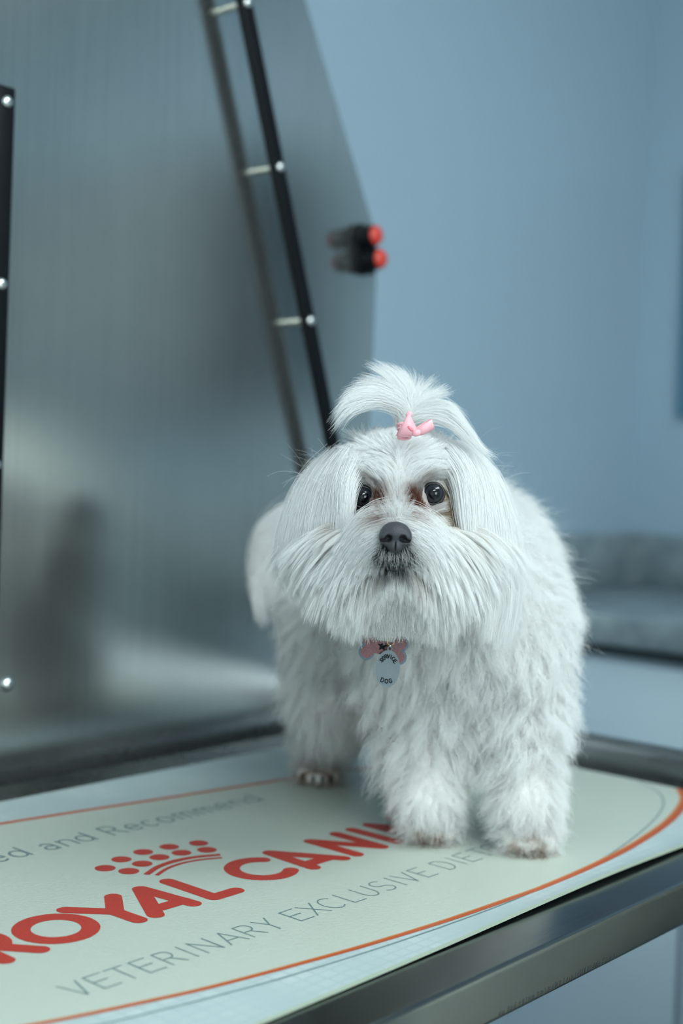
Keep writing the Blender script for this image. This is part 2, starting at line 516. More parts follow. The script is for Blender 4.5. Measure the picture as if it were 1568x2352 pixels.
# ------------------------------------------------------------------ printed rubber mat
ZM = ZT + 0.0032
MX0, MX1, MY0, MY1 = 0.155, 1.256, 0.5165, 1.022


def mat_lift(x, y):
    """the front edge curls up a little to the right of the dog"""
    e = max(0.0, 1 - (y - MY0) / 0.022)
    return 0.0032 * e * e * math.exp(-((x - 0.93) / 0.16) ** 2) + 0.0006 * e * e


def mat_surface_mat():
    m, nt, b = new_mat('mat_border_print')
    b.inputs['Roughness'].default_value = 0.42
    tc = nt.nodes.new('ShaderNodeTexCoord')
    mp = nt.nodes.new('ShaderNodeMapping'); mp.inputs['Scale'].default_value = (1, 1, 1)
    nt.links.new(tc.outputs['Object'], mp.inputs['Vector'])
    br = nt.nodes.new('ShaderNodeTexBrick')
    br.offset = 0.0
    br.inputs['Scale'].default_value = 1.0
    br.inputs['Brick Width'].default_value = 0.0125; br.inputs['Row Height'].default_value = 0.0095
    br.inputs['Mortar Size'].default_value = 0.0011; br.inputs['Mortar Smooth'].default_value = 0.3
    br.inputs['Color1'].default_value = (0.55, 0.64, 0.63, 1); br.inputs['Color2'].default_value = (0.50, 0.59, 0.59, 1)
    br.inputs['Mortar'].default_value = (0.43, 0.53, 0.54, 1)
    nt.links.new(mp.outputs[0], br.inputs['Vector'])
    nz = nt.nodes.new('ShaderNodeTexNoise'); nz.inputs['Scale'].default_value = 11
    nt.links.new(tc.outputs['Object'], nz.inputs['Vector'])
    r = nt.nodes.new('ShaderNodeMapRange'); r.inputs['From Min'].default_value = 0.4; r.inputs['From Max'].default_value = 0.6
    nt.links.new(nz.outputs['Fac'], r.inputs['Value'])
    mx = nt.nodes.new('ShaderNodeMix'); mx.data_type = 'RGBA'
    mx.inputs[6].default_value = (0.45, 0.55, 0.555, 1)
    nt.links.new(r.outputs[0], mx.inputs[0]); nt.links.new(br.outputs['Color'], mx.inputs[7])
    nt.links.new(mx.outputs[2], b.inputs['Base Color'])
    n2 = nt.nodes.new('ShaderNodeTexNoise'); n2.inputs['Scale'].default_value = 420
    nt.links.new(tc.outputs['Object'], n2.inputs['Vector'])
    bp = nt.nodes.new('ShaderNodeBump'); bp.inputs['Strength'].default_value = 0.2; bp.inputs['Distance'].default_value = 0.001
    nt.links.new(n2.outputs['Fac'], bp.inputs['Height']); nt.links.new(bp.outputs['Normal'], b.inputs['Normal'])
    return m


PB = dict(bump=0.22, bscale=420)
M_border = mat_surface_mat()
M_cream = plain('mat_cream_print', (0.52, 0.572, 0.50), 0.42, var=0.03, vscale=6, **PB)
M_mred = plain('mat_red_print', (0.47, 0.040, 0.024), 0.45, var=0.06, vscale=60, **PB)
M_morange = plain('mat_orange_print', (0.50, 0.090, 0.024), 0.45, var=0.05, **PB)
M_morange2 = plain('mat_amber_print', (0.58, 0.21, 0.05), 0.45, var=0.05, **PB)
M_mgrey = plain('mat_grey_print', (0.16, 0.24, 0.24), 0.5, var=0.05, **PB)
M_medge = plain('mat_edge', (0.42, 0.50, 0.40), 0.5)

mat_o = empty('printed_mat', ((MX0 + MX1) / 2, (MY0 + MY1) / 2, ZT))
tag(mat_o, 'pale printed rubber mat with red lettering on the steel table', 'mat')
nx_, ny_ = 60, 30
ys = np.concatenate([MY0 + np.linspace(0, 1, 12) ** 1.2 * 0.03, np.linspace(MY0 + 0.05, MY1, ny_ - 12)])
xs = np.linspace(MX0, MX1, nx_)
V, Fc = [], []
for y in ys:
    for x in xs:
        V.append((x, y, ZM + mat_lift(x, y)))
nb = len(V)
for y in ys:
    for x in xs:
        V.append((x, y, ZT + 0.0004 + mat_lift(x, y)))
for j in range(len(ys) - 1):
    for i in range(nx_ - 1):
        a = j * nx_ + i
        Fc.append((a, a + 1, a + 1 + nx_, a + nx_))
        Fc.append((nb + a, nb + a + nx_, nb + a + 1 + nx_, nb + a + 1))
Fe = []
for i in range(nx_ - 1):
    Fe.append((i, nb + i, nb + i + 1, i + 1))
    a = (len(ys) - 1) * nx_ + i
    Fe.append((a, a + 1, nb + a + 1, nb + a))
for j in range(len(ys) - 1):
    a = j * nx_
    Fe.append((a, a + nx_, nb + a + nx_, nb + a))
    a = j * nx_ + nx_ - 1
    Fe.append((a, nb + a, nb + a + nx_, a + nx_))
ob = np_obj('rubber_sheet', V, Fc + Fe, M_border, mat_o, True, 30)
ob.data.materials.append(M_medge)
for p in list(ob.data.polygons)[len(Fc):]:
    p.material_index = 1


def catmull(P, n, closed=False):
    P = np.asarray(P, float)
    out = []
    m = len(P)
    segs = m if closed else m - 1
    for i in range(segs):
        if closed: p0, p1, p2, p3 = P[i - 1], P[i], P[(i + 1) % m], P[(i + 2) % m]
        else:
            p1, p2 = P[i], P[i + 1]
            p0 = P[i - 1] if i > 0 else 2 * p1 - p2
            p3 = P[i + 2] if i + 2 < m else 2 * p2 - p1
        for t in np.arange(n) / n:
            out.append(0.5 * (2 * p1 + (p2 - p0) * t + (2 * p0 - 5 * p1 + 4 * p2 - p3) * t * t + (3 * p1 - p0 - 3 * p2 + p3) * t ** 3))
    if not closed: out.append(P[-1])
    return np.array(out)


front = [(0.155, 0.765), (0.20, 0.705), (0.30, 0.652), (0.40, 0.616), (0.4597, 0.5960), (0.5066, 0.5830), (0.5543, 0.5715), (0.6361, 0.5580), (0.6879, 0.5510), (0.7485, 0.5450),
         (0.7967, 0.5420), (0.8549, 0.5393), (0.8709, 0.5390), (0.9349, 0.5405), (1.0056, 0.5455), (1.0671, 0.5538), (1.1256, 0.5649), (1.1788, 0.5799),
         (1.2200, 0.5960), (1.2545, 0.6180)]
back = [(0.155, 0.960), (0.30, 0.984), (0.42, 0.985), (0.54, 0.975), (0.6654, 0.9594), (0.7494, 0.9468), (0.8409, 0.9317), (0.9431, 0.9163), (1.06, 0.895), (1.16, 0.870), (1.2545, 0.838)]
fc = catmull(front, 6); bc = catmull(back, 6)


def strip(name, C, width, z, mat, parent, cap=False):
    """flat printed line of given width along C"""
    C = np.asarray(C, float)
    t = np.gradient(C, axis=0); t /= np.linalg.norm(t, axis=1)[:, None]
    nrm = np.stack([-t[:, 1], t[:, 0]], 1)
    w = np.broadcast_to(np.asarray(width, float), (len(C),))[:, None]
    A, B = C + nrm * w / 2, C - nrm * w / 2
    A[:, 0] = np.clip(A[:, 0], MX0 + 0.0005, MX1 - 0.0005); B[:, 0] = np.clip(B[:, 0], MX0 + 0.0005, MX1 - 0.0005)
    V = [(p[0], p[1], z) for p in A] + [(p[0], p[1], z) for p in B]
    m = len(C)
    return np_obj(name, V, [(m + i, m + i + 1, i + 1, i) for i in range(m - 1)], mat, parent)


# cream field between the two orange lines
m = 80
def resamp(C, m):
    s = np.linspace(MX0 + 0.0005, 1.2545, m)
    return np.stack([s, np.interp(s, C[:, 0], C[:, 1])], 1)
fa, ba = resamp(fc, m), resamp(bc, m)
V = [(p[0], p[1], ZM + 0.00012) for p in fa] + [(p[0], p[1], ZM + 0.00012) for p in ba]
np_obj('cream_field', V, [(i, i + 1, m + i + 1, m + i) for i in range(m - 1)], M_cream, mat_o)
wf = np.interp(fc[:, 0], [0.15, 0.5, 0.85, 1.0, 1.15, 1.25], [0.0038, 0.0042, 0.0056, 0.0074, 0.0088, 0.0085])
strip('orange_line', fc, wf, ZM + 0.00024, M_morange, mat_o)
fin = fc.copy(); tt = np.gradient(fc, axis=0); tt /= np.linalg.norm(tt, axis=1)[:, None]
fin += np.stack([-tt[:, 1], tt[:, 0]], 1) * (wf * 0.36)[:, None]
strip('amber_line', fin, wf * 0.3, ZM + 0.00030, M_morange2, mat_o)
strip('orange_line', bc, 0.0062, ZM + 0.00024, M_morange, mat_o)
gl = catmull([(0.33, 0.622), (0.42, 0.590), (0.4876, 0.5715), (0.5451, 0.5598), (0.6011, 0.5510), (0.6799, 0.5430), (0.7555, 0.5385), (0.84, 0.5372), (0.9483, 0.5434), (1.0197, 0.5534),
              (1.0909, 0.5690), (1.1469, 0.5850), (1.19, 0.6030), (1.225, 0.628), (1.2535, 0.665)], 6)
strip('grey_line', gl, 0.0016, ZM + 0.00020, M_mgrey, mat_o)


# ---- stroke lettering
def arc(cx, cy, rx, ry, a0, a1, n=14):
    return [(cx + rx * math.cos(math.radians(a0 + (a1 - a0) * i / n)), cy + ry * math.sin(math.radians(a0 + (a1 - a0) * i / n))) for i in range(n + 1)]


def glyph(ch):
    """strokes in a box of width 1 and cap height 1"""
    g = {
        'V': [[(0, 1), (.5, 0), (1, 1)]],
        'E': [[(1, 1), (0, 1), (0, 0), (1, 0)], [(0, .52), (.85, .52)]],
        'T': [[(0, 1), (1, 1)], [(.5, 1), (.5, 0)]],
        'R': [[(0, 0), (0, 1), (.5, 1)] + arc(.5, .74, .42, .26, 90, -90) + [(0, .48)], [(.5, .48), (1, 0)]],
        'I': [[(.5, 0), (.5, 1)]],
        'N': [[(0, 0), (0, 1), (1, 0), (1, 1)]],
        'A': [[(0, 0), (.5, 1), (1, 0)], [(.18, .33), (.82, .33)]],
        'Y': [[(0, 1), (.5, .45), (1, 1)], [(.5, .45), (.5, 0)]],
        'X': [[(0, 0), (1, 1)], [(0, 1), (1, 0)]],
        'C': [arc(.55, .5, .55, .5, 50, 310, 22)],
        'L': [[(0, 1), (0, 0), (1, 0)]],
        'U': [[(0, 1), (0, .4)] + arc(.5, .4, .5, .4, 180, 360) + [(1, 1)]],
        'S': [arc(.5, .745, .46, .255, 40, 270, 16) + arc(.5, .245, .5, .245, 90, -140, 16)],
        'D': [[(0, 0), (0, 1), (.35, 1)] + arc(.35, .5, .65, .5, 90, -90, 18) + [(0, 0)]],
        'O': [arc(.5, .5, .5, .5, 0, 360, 28)],
        'G': [arc(.52, .5, .52, .5, 45, 330, 22) + [(1, .45), (.6, .45)]],
        'e': [[(.02, .36), (.98, .36)] + arc(.5, .34, .48, .34, 5, 320, 20)],
        'd': [arc(.45, .34, .45, .34, 0, 360, 22), [(.93, 1), (.93, 0)]],
        'a': [[(.08, .60)] + arc(.45, .45, .45, .24, 110, 0, 8) + [(.9, 0)], arc(.45, .2, .44, .2, 0, 360, 18)],
        'n': [[(0, .68), (0, 0)], [(0, .4)] + arc(.5, .4, .5, .28, 180, 0, 12) + [(1, 0)]],
        'm': [[(0, .68), (0, 0)], [(0, .44)] + arc(.25, .44, .25, .24, 180, 0, 10) + [(.5, 0)], [(.5, .44)] + arc(.75, .44, .25, .24, 180, 0, 10) + [(1, 0)]],
        'c': [arc(.52, .34, .5, .34, 48, 312, 18)],
        'o': [arc(.5, .34, .5, .34, 0, 360, 22)],
    }
    return g[ch]


def strokes_geo(lines, w, V, Fc, f3, ncap=10, dz=1.2e-5):
    """thick round-ended strokes as flat faces, each run a hair above the last; f3 maps (2-D, lift) to a point"""
    lift = 0.0
    for pl in lines:
        P = [np.array(p, float) for p in pl]
        P = [P[0]] + [b for a, b in zip(P, P[1:]) if np.linalg.norm(b - a) > 1e-9]
        runs, cur = [], [P[0]]
        for i in range(1, len(P)):
            cur.append(P[i])
            if i + 1 < len(P):
                d1, d2 = P[i] - P[i - 1], P[i + 1] - P[i]
                c = (d1 @ d2) / np.linalg.norm(d1) / np.linalg.norm(d2)
                if c < 0.8: runs.append(cur); cur = [P[i]]
        runs.append(cur)
        for run in runs:
            Q = np.array(run)
            closed = len(Q) > 4 and np.linalg.norm(Q[0] - Q[-1]) < 1e-6
            t = np.gradient(Q, axis=0)
            if closed: t[0] = t[-1] = Q[1] - Q[-2]
            t /= np.linalg.norm(t, axis=1)[:, None]
            nn = np.stack([-t[:, 1], t[:, 0]], 1) * w / 2
            i0 = len(V); m_ = len(Q)
            V += [f3(p, lift) for p in Q - nn] + [f3(p, lift) for p in Q + nn]
            Fc += [(i0 + i, i0 + i + 1, i0 + m_ + i + 1, i0 + m_ + i) for i in range(m_ - 1)]
            lift += dz
            if not closed:
                for p in (Q[0], Q[-1]):
                    i0 = len(V)
                    V += [f3(p + w / 2 * np.array([math.cos(2 * math.pi * k / ncap), math.sin(2 * math.pi * k / ncap)]), lift) for k in range(ncap)]
                    Fc.append(tuple(range(i0, i0 + ncap)))
                    lift += dz


def letter(name, lines, w, mat, z=ZM + 0.0003, ncap=10):
    V, Fc = [], []
    strokes_geo(lines, w, V, Fc, lambda p, l: (p[0], p[1], z + l), ncap)
    return np_obj(name, V, Fc, mat, mat_o)


def word(text_boxes, y0, y1, w, mat, name):
    for ch, xa, xb in text_boxes:
        ls = [[(xa + p[0] * (xb - xa), y0 + p[1] * (y1 - y0)) for p in pl] for pl in glyph(ch)]
        letter(name, ls, w, mat)


word([('V', .4845, .4978), ('E', .5036, .5163), ('T', .520, .5337), ('E', .5393, .552), ('R', .5584, .5705), ('I', .572, .587), ('N', .5885, .6025),
      ('A', .6092, .6253), ('R', .6307, .643), ('Y', .6488, .6616), ('E', .677, .6899), ('X', .694, .7085), ('C', .7120, .7275), ('L', .7348, .7472),
      ('U', .7532, .7665), ('S', .7725, .7860), ('I', .788, .8025), ('V', .8026, .8169), ('E', .8232, .8356), ('D', .8518, .8645), ('I', .868, .881),
      ('E', .8836, .8963), ('T', .9032, .9159), ('S', .9205, .9335)], 0.6142, 0.6362, 0.00125, M_mgrey, 'grey_letter')
word([('e', .6005, .6130), ('d', .6190, .6335), ('a', .6500, .6615), ('n', .6680, .6795), ('d', .6850, .6990), ('R', .7165, .7310), ('e', .7380, .7505),
      ('c', .7565, .7680), ('o', .7740, .7875), ('m', .7945, .8130), ('m', .8205, .8390), ('e', .8455, .8580), ('n', .8650, .8765), ('d', .8830, .8975)],
     0.8672, 0.8925, 0.0023, M_mgrey, 'grey_letter')
yb_, yt_ = 0.6925, 0.7430
RW = 0.0128
red = [
    [[(.4870, yb_), (.4870, yt_), (.4960, yt_)] + arc(.4960, .7290, .0100, .0140, 90, -90) + [(.4870, .7150)], [(.4970, .7150), (.5135, yb_)]],
    [arc(.5445, .7175, .0232, .0232, 0, 360, 32)],
    [[(.5715, yt_), (.5945, .7165), (.6140, yt_)], [(.5945, .7165), (.5955, yb_)]],
    [[(.6110, yb_), (.6400, yt_), (.6462, yb_)], [(.6230, .7020), (.6455, .7020)]],
    [[(.6665, yt_), (.6670, yb_), (.6895, yb_)]],
    [arc(.7420, .7177, .0234, .0234, 42, 308, 28)],
    [[(.7748, yb_), (.7775, yt_), (.8110, yb_)], [(.7750, .7015), (.8030, .7015)]],
    [[(.8277, yb_), (.8275, yt_), (.8600, yb_), (.8602, yt_)]],
    [[(.8818, yb_), (.8812, yt_)]],
    [[(.9045, yb_), (.9045, yt_), (.9370, yb_), (.9370, yt_)]],
]
for ls in red:
    letter('red_letter', ls, RW, M_mred, ncap=18)
for cx, cyy in ((.6526, .8002), (.6765, .8097), (.7022, .8135), (.7276, .8106), (.7529, .8022), (.6612, .7822), (.6812, .7899), (.7026, .7940), (.7239, .7913), (.7449, .7836)):
    V = [(cx + .0081 * math.cos(2 * math.pi * k / 28), cyy + .0081 * math.sin(2 * math.pi * k / 28), ZM + 0.0003) for k in range(28)]
    np_obj('crown_dot', V, [tuple(range(28))], M_mred, mat_o)
a1 = catmull([(.6655, .7666), (.685, .7752), (.7045, .7780), (.724, .7750), (.7436, .7664)], 8)
strip('crown_band', a1, np.interp(np.linspace(0, 1, len(a1)), [0, .5, 1], [.0052, .0062, .0052]), ZM + 0.0003, M_mred, mat_o)
a2 = catmull([(.670, .7598), (.687, .7672), (.7045, .7698), (.722, .7670), (.7391, .7596)], 8)
strip('crown_band', a2, 0.0036, ZM + 0.0003, M_mred, mat_o)

# ================================================================== the dog
ZF = ZM + 0.0004                       # what the paws stand on
UP = np.array([0, 0, 1.0])
RT = np.cross(CF, UP); RT /= np.linalg.norm(RT)      # level right
FW = np.cross(UP, RT)                                 # level forward


def on_mat(x, y, h):
    return np.array([x, y, ZF + h])


PR = []      # primitives of the body: (kind, data, region)


def cone(a, b, ra, rb, reg): PR.append(('c', (np.array(a), np.array(b), ra, rb), reg))
def ell(c, rx, ry, rz, reg): PR.append(('e', (np.array(c), np.array([rx, ry, rz])), reg))


R_BODY, R_LEG, R_PAW, R_HEAD, R_MUZ, R_TAIL, R_NECK = range(7)
hip = W(870, 1420, 1.31)
chest = W(1058, 1385, 1.175)
ell(chest, 0.074, 0.080, 0.084, R_BODY)
cone(W(1072, 1300, 1.19), hip + np.array([0, 0, .012]), 0.064, 0.066, R_BODY)
cone(W(1045, 1480, 1.16), hip - np.array([0, 0, .012]), 0.055, 0.052, R_BODY)
cone(W(935, 1190, 1.04), W(1040, 1360, 1.13), 0.046, 0.066, R_NECK)
# front legs
pL, pR = np.array([0.914, 0.684]), np.array([0.951, 0.608])
for p, sh, el_, car in ((pL, W(985, 1450, 1.14), W(972, 1640, 1.145), W(980, 1820, 1.125)),
                        (pR, W(1165, 1440, 1.14), W(1192, 1640, 1.135), W(1208, 1830, 1.112))):
    cone(sh, el_, 0.046, 0.030, R_BODY)
    cone(el_, car, 0.028, 0.019, R_LEG)
    cone(car, on_mat(p[0], p[1], 0.018), 0.019, 0.018, R_LEG)
    fwd = -FW
    for k in (-1.5, -.5, .5, 1.5):
        c = on_mat(p[0], p[1], 0.0095) + fwd * (0.021 - 0.003 * abs(k)) + RT * k * 0.0092
        cone(on_mat(p[0], p[1], 0.014) + RT * k * 0.006, c, 0.012, 0.0092, R_PAW)
# hind legs
hR, hL = np.array([0.992, 0.884]), np.array([1.09, 0.800])
for p, th, kn, hk in ((hR, hip - RT * 0.030, W(770, 1590, 1.285), W(745, 1700, 1.345)),
                      (hL, hip + RT * 0.040, W(985, 1590, 1.31), W(1000, 1700, 1.37))):
    cone(th, kn, 0.056, 0.036, R_BODY)
    cone(kn, hk, 0.032, 0.021, R_LEG)
    cone(hk, on_mat(p[0], p[1], 0.018), 0.020, 0.017, R_LEG)
    for k in (-1.5, -.5, .5, 1.5):
        c = on_mat(p[0], p[1], 0.009) - FW * (0.020 - 0.003 * abs(k)) + RT * k * 0.0090
        cone(on_mat(p[0], p[1], 0.013) + RT * k * 0.006, c, 0.0115, 0.0088, R_PAW)
# tail, carried over the back and falling on the dog's right
tailp = [W(800, 1260, 1.38), W(735, 1210, 1.375), W(665, 1215, 1.355), W(622, 1270, 1.34)]
for a, b, ra, rb in zip(tailp, tailp[1:], (.016, .014, .012), (.014, .012, .009)):
    cone(a, b, ra, rb, R_TAIL)
# head
skull = W(915, 1130, 1.001)
ell(skull, 0.049, 0.046, 0.0405, R_HEAD)
cone(W(915, 1130, .985), W(912, 1205, .955), 0.034, 0.024, R_HEAD)
cone(W(912, 1215, .958), W(908, 1238, .920), 0.024, 0.0125, R_MUZ)
cone(W(850, 1265, .965), W(890, 1262, .930), 0.022, 0.0135, R_MUZ)
cone(W(975, 1262, .965), W(928, 1262, .930), 0.022, 0.0135, R_MUZ)
cone(W(908, 1300, .960), W(907, 1296, .927), 0.018, 0.0100, R_MUZ)
cone(W(800, 1180, .995), W(905, 1270, .985), 0.026, 0.034, R_HEAD)
cone(W(1030, 1175, .995), W(915, 1270, .985), 0.026, 0.034, R_HEAD)

EYES = [W(833, 1142, .9600), W(995, 1134, .9595)]
ER = 0.0088
AX = np.stack([RT, FW, UP])          # rows: level frame


def prim_d(P, pr):
    k, dta, reg = pr
    if k == 'c':
        a, b, ra, rb = dta
        ab = b - a
        t = np.clip(((P - a) @ ab) / (ab @ ab), 0, 1)
        return np.linalg.norm(P - a - t[..., None] * ab, axis=-1) - (ra + t * (rb - ra))
    c, r = dta
    q = (P - c) @ AX.T
    k0 = np.linalg.norm(q / r, axis=-1); k1 = np.linalg.norm(q / (r * r), axis=-1) + 1e-9
    return k0 * (k0 - 1) / k1


def body_d(P):
    d = None
    for pr in PR:
        e = prim_d(P, pr)
        if d is None: d = e; continue
        k = {R_BODY: .024, R_NECK: .024, R_LEG: .012, R_PAW: .003, R_HEAD: .012, R_MUZ: .006, R_TAIL: .008}[pr[2]]
        h = np.clip(0.5 + 0.5 * (e - d) / k, 0, 1)
        d = e * (1 - h) + d * h - k * h * (1 - h)
    # eye hollows
    for c in EYES:
        d = np.maximum(d, (ER + 0.0004) - np.linalg.norm(P - c, axis=-1))
    return d


def surface_nets(field, origin, h):
    s = field < 0
    sh = tuple(n - 1 for n in field.shape)
    acc = np.zeros(sh + (3,)); cnt = np.zeros(sh)
    cor = [(i, j, k) for i in (0, 1) for j in (0, 1) for k in (0, 1)]
    for a in cor:
        for ax in range(3):
            if a[ax]: continue
            b = list(a); b[ax] = 1
            fa = field[a[0]:a[0] + sh[0], a[1]:a[1] + sh[1], a[2]:a[2] + sh[2]]
            fb = field[b[0]:b[0] + sh[0], b[1]:b[1] + sh[1], b[2]:b[2] + sh[2]]
            m = (fa < 0) != (fb < 0)
            t = fa[m] / (fa[m] - fb[m])
            pos = np.tile(np.array(a, float), (len(t), 1)); pos[:, ax] += t
            acc[m] += pos; cnt[m] += 1
    act = cnt > 0
    idx = np.full(sh, -1); idx[act] = np.arange(act.sum())
    V = (np.argwhere(act) + acc[act] / cnt[act][:, None]) * h + origin
    Q = []
    for ax in range(3):
        u, v = (ax + 1) % 3, (ax + 2) % 3
        sl0 = [slice(1, -1)] * 3; sl1 = [slice(1, -1)] * 3
        sl0[ax] = slice(0, -1); sl1[ax] = slice(1, None)
        A = s[tuple(sl0)]; B = s[tuple(sl1)]
        I = np.argwhere(A != B)
        ins = A[tuple(I.T)]
        I[:, u] += 1; I[:, v] += 1
        def c(du, dv):
            J = I.copy(); J[:, u] -= du; J[:, v] -= dv
            return idx[tuple(J.T)]
        q = np.stack([c(1, 1), c(0, 1), c(0, 0), c(1, 0)], 1)
        q[~ins] = q[~ins][:, ::-1]
        Q.append(q)
    return V, np.concatenate(Q)


def sdf_mesh(fn, lo, hi, h):
    lo = np.asarray(lo, float); n = np.ceil((np.asarray(hi) - lo) / h).astype(int) + 1
    g = np.stack(np.meshgrid(*[lo[i] + h * np.arange(n[i]) for i in range(3)], indexing='ij'), -1)
    f = fn(g)
    return f, lo, surface_nets(f, lo, h)


allp = np.concatenate([np.array([d[0], d[1]]) if k == 'c' else np.array([d[0] - d[1], d[0] + d[1]]) for k, d, r in PR])
LO, HI = allp.min(0) - 0.09, allp.max(0) + 0.09
LO[2] = ZF - 0.004
GH = 0.0038
FIELD, LO, (BV, BF) = sdf_mesh(body_d, LO, HI, GH)
GRAD = np.stack(np.gradient(FIELD, GH), -1)
GN = np.array(FIELD.shape)


def sample(P):
    q = np.clip((P - LO) / GH, 0, GN - 1.001)
    i = q.astype(int); t = q - i
    d = 0; g = 0
    for a in (0, 1):
        for b in (0, 1):
            for c in (0, 1):
                w = (t[:, 0] if a else 1 - t[:, 0]) * (t[:, 1] if b else 1 - t[:, 1]) * (t[:, 2] if c else 1 - t[:, 2])
                d = d + w * FIELD[i[:, 0] + a, i[:, 1] + b, i[:, 2] + c]
                g = g + w[:, None] * GRAD[i[:, 0] + a, i[:, 1] + b, i[:, 2] + c]
    g /= np.linalg.norm(g, axis=1)[:, None] + 1e-9
    return d, g


def unit(v): return v / (np.linalg.norm(v, axis=-1, keepdims=True) + 1e-12)


def region_of(P):
    D = np.stack([prim_d(P, pr) for pr in PR])
    return np.array([pr[2] for pr in PR])[D.argmin(0)]


# ------------------------------------------------ coat colours (tear stains, grey muzzle hair, stained paws)
WHITE = np.array([0.965, 0.97, 0.962])


def blob(x, y, cx, cy, sx, sy, ang=0.0):
    c, s = math.cos(math.radians(ang)), math.sin(math.radians(ang))
    dx, dy = x - cx, y - cy
    u, v = (c * dx + s * dy) / sx, (-s * dx + c * dy) / sy
    return np.exp(-(u * u + v * v))


def face_colour(P):
    """colour of hair rooted at P on the face; positions read off along the face plane"""
    x, y, z = project(P)
    col = np.tile(WHITE, (len(P), 1))
    def mix(w, c):
        nonlocal col
        w = np.clip(w, 0, 1)[:, None]; col = col * (1 - w) + np.array(c) * w
    rust = (0.20, 0.065, 0.035); dark = (0.05, 0.035, 0.03); cream = (0.62, 0.48, 0.30); tan = (0.36, 0.19, 0.08); grey = (0.045, 0.05, 0.058)
    mix(1.7 * blob(x, y, 1040, 1168, 28, 62, 8), cream)
    mix(1.1 * blob(x, y, 822, 1195, 16, 34, 0), tan)
    mix(1.7 * blob(x, y, 864, 1176, 24, 24, -35), rust)
    mix(1.7 * blob(x, y, 954, 1168, 24, 22, 35), rust)
    mix(1.3 * blob(x, y, 871, 1150, 21, 20), rust)
    mix(1.3 * blob(x, y, 949, 1144, 20, 18), rust)
    mix(.75 * blob(x, y, 856, 1110, 20, 9, 25), (0.22, 0.15, 0.12))
    mix(.75 * blob(x, y, 968, 1110, 18, 11, -30), (0.22, 0.15, 0.12))
    mix(1.1 * blob(x, y, 833, 1142, 25, 27), dark)
    mix(1.1 * blob(x, y, 995, 1134, 26, 27), dark)
    mix(.95 * blob(x, y, 908, 1212, 20, 9), grey)
    mix(1.4 * blob(x, y, 908, 1262, 36, 26), grey)
    mix(1.4 * blob(x, y, 906, 1298, 34, 10), (0.03, 0.032, 0.035))
    mix(0.4 * blob(x, y, 862, 1302, 22, 8), (0.55, 0.42, 0.28))
    mix(0.4 * blob(x, y, 956, 1300, 22, 8), (0.55, 0.42, 0.28))
    return col


def coat_colour(P):
    col = np.tile(WHITE, (len(P), 1))
    h = P[:, 2] - ZF
    for p, s, rr in ((pL, 1.3, .016), (pR, 1.4, .016), (hR, 1.8, .024), (hL, 1.5, .02)):
        c = np.array([p[0], p[1], ZF + 0.004]) - FW * 0.024
        r = np.linalg.norm((P - c) * np.array([1, 1, 1.2]), axis=1)
        w = np.clip(s * np.exp(-(r / rr) ** 2), 0, 1)
        w = w * (0.55 + 0.45 * np.sin(P[:, 0] * 900 + P[:, 1] * 700))
        w = np.clip(w, 0, 1)[:, None]
        col = col * (1 - w) + np.array([0.22, 0.105, 0.04]) * w
    return col


def hair_mat():
    m = bpy.data.materials.new('white_dog_hair'); m.use_nodes = True
    nt = m.node_tree
    nt.nodes.clear()
    out = nt.nodes.new('ShaderNodeOutputMaterial')
    at = nt.nodes.new('ShaderNodeAttribute'); at.attribute_name = 'hair_colour'
    df = nt.nodes.new('ShaderNodeBsdfDiffuse')
    tr = nt.nodes.new('ShaderNodeBsdfTranslucent')
    hb = nt.nodes.new('ShaderNodeBsdfHair'); hb.component = 'Reflection'
    hb.inputs['RoughnessU'].default_value = 0.28; hb.inputs['RoughnessV'].default_value = 0.6
    m1 = nt.nodes.new('ShaderNodeMixShader'); m1.inputs[0].default_value = 0.5
    m2 = nt.nodes.new('ShaderNodeMixShader'); m2.inputs[0].default_value = 0.09
    for n in (df, tr): nt.links.new(at.outputs['Color'], n.inputs['Color'])
    nt.links.new(at.outputs['Color'], hb.inputs['Color'])
    nt.links.new(df.outputs[0], m1.inputs[1]); nt.links.new(tr.outputs[0], m1.inputs[2])
    nt.links.new(m1.outputs[0], m2.inputs[1]); nt.links.new(hb.outputs[0], m2.inputs[2])
    nt.links.new(m2.outputs[0], out.inputs['Surface'])
    return m


M_hair = hair_mat()


def skin_mat():
    m, nt, b = new_mat('dog_skin')
    at = nt.nodes.new('ShaderNodeAttribute'); at.attribute_name = 'skin_colour'
    nt.links.new(at.outputs['Color'], b.inputs['Base Color'])
    b.inputs['Roughness'].default_value = 0.7
    return m


dog_loc = (float(chest[0]), float(chest[1]), ZF)
me = bpy.data.meshes.new('dog')
Vl = BV - np.array(dog_loc)
me.from_pydata([tuple(v) for v in Vl.tolist()], [], [tuple(f) for f in BF.tolist()])
me.update()
dog = link_mesh('dog', me, skin_mat(), None, True)
dog.location = dog_loc
tag(dog, 'fluffy white long-haired small dog with topknot, standing on the printed mat', 'dog')
reg_v = region_of(BV)
sk = coat_colour(BV) * np.array([1.0, .97, .95])
hd = np.isin(reg_v, (R_HEAD, R_MUZ))
sk[hd] = face_colour(BV[hd]) * np.array([.97, .93, .9])
ca = me.attributes.new('skin_colour', 'FLOAT_COLOR', 'POINT')
ca.data.foreach_set('color', np.concatenate([sk, np.ones((len(sk), 1))], 1).astype(np.float32).ravel())


def to_dog(o):
    o.parent = dog
    o.matrix_parent_inverse = Matrix.Translation(-Vector(dog_loc))
    return o


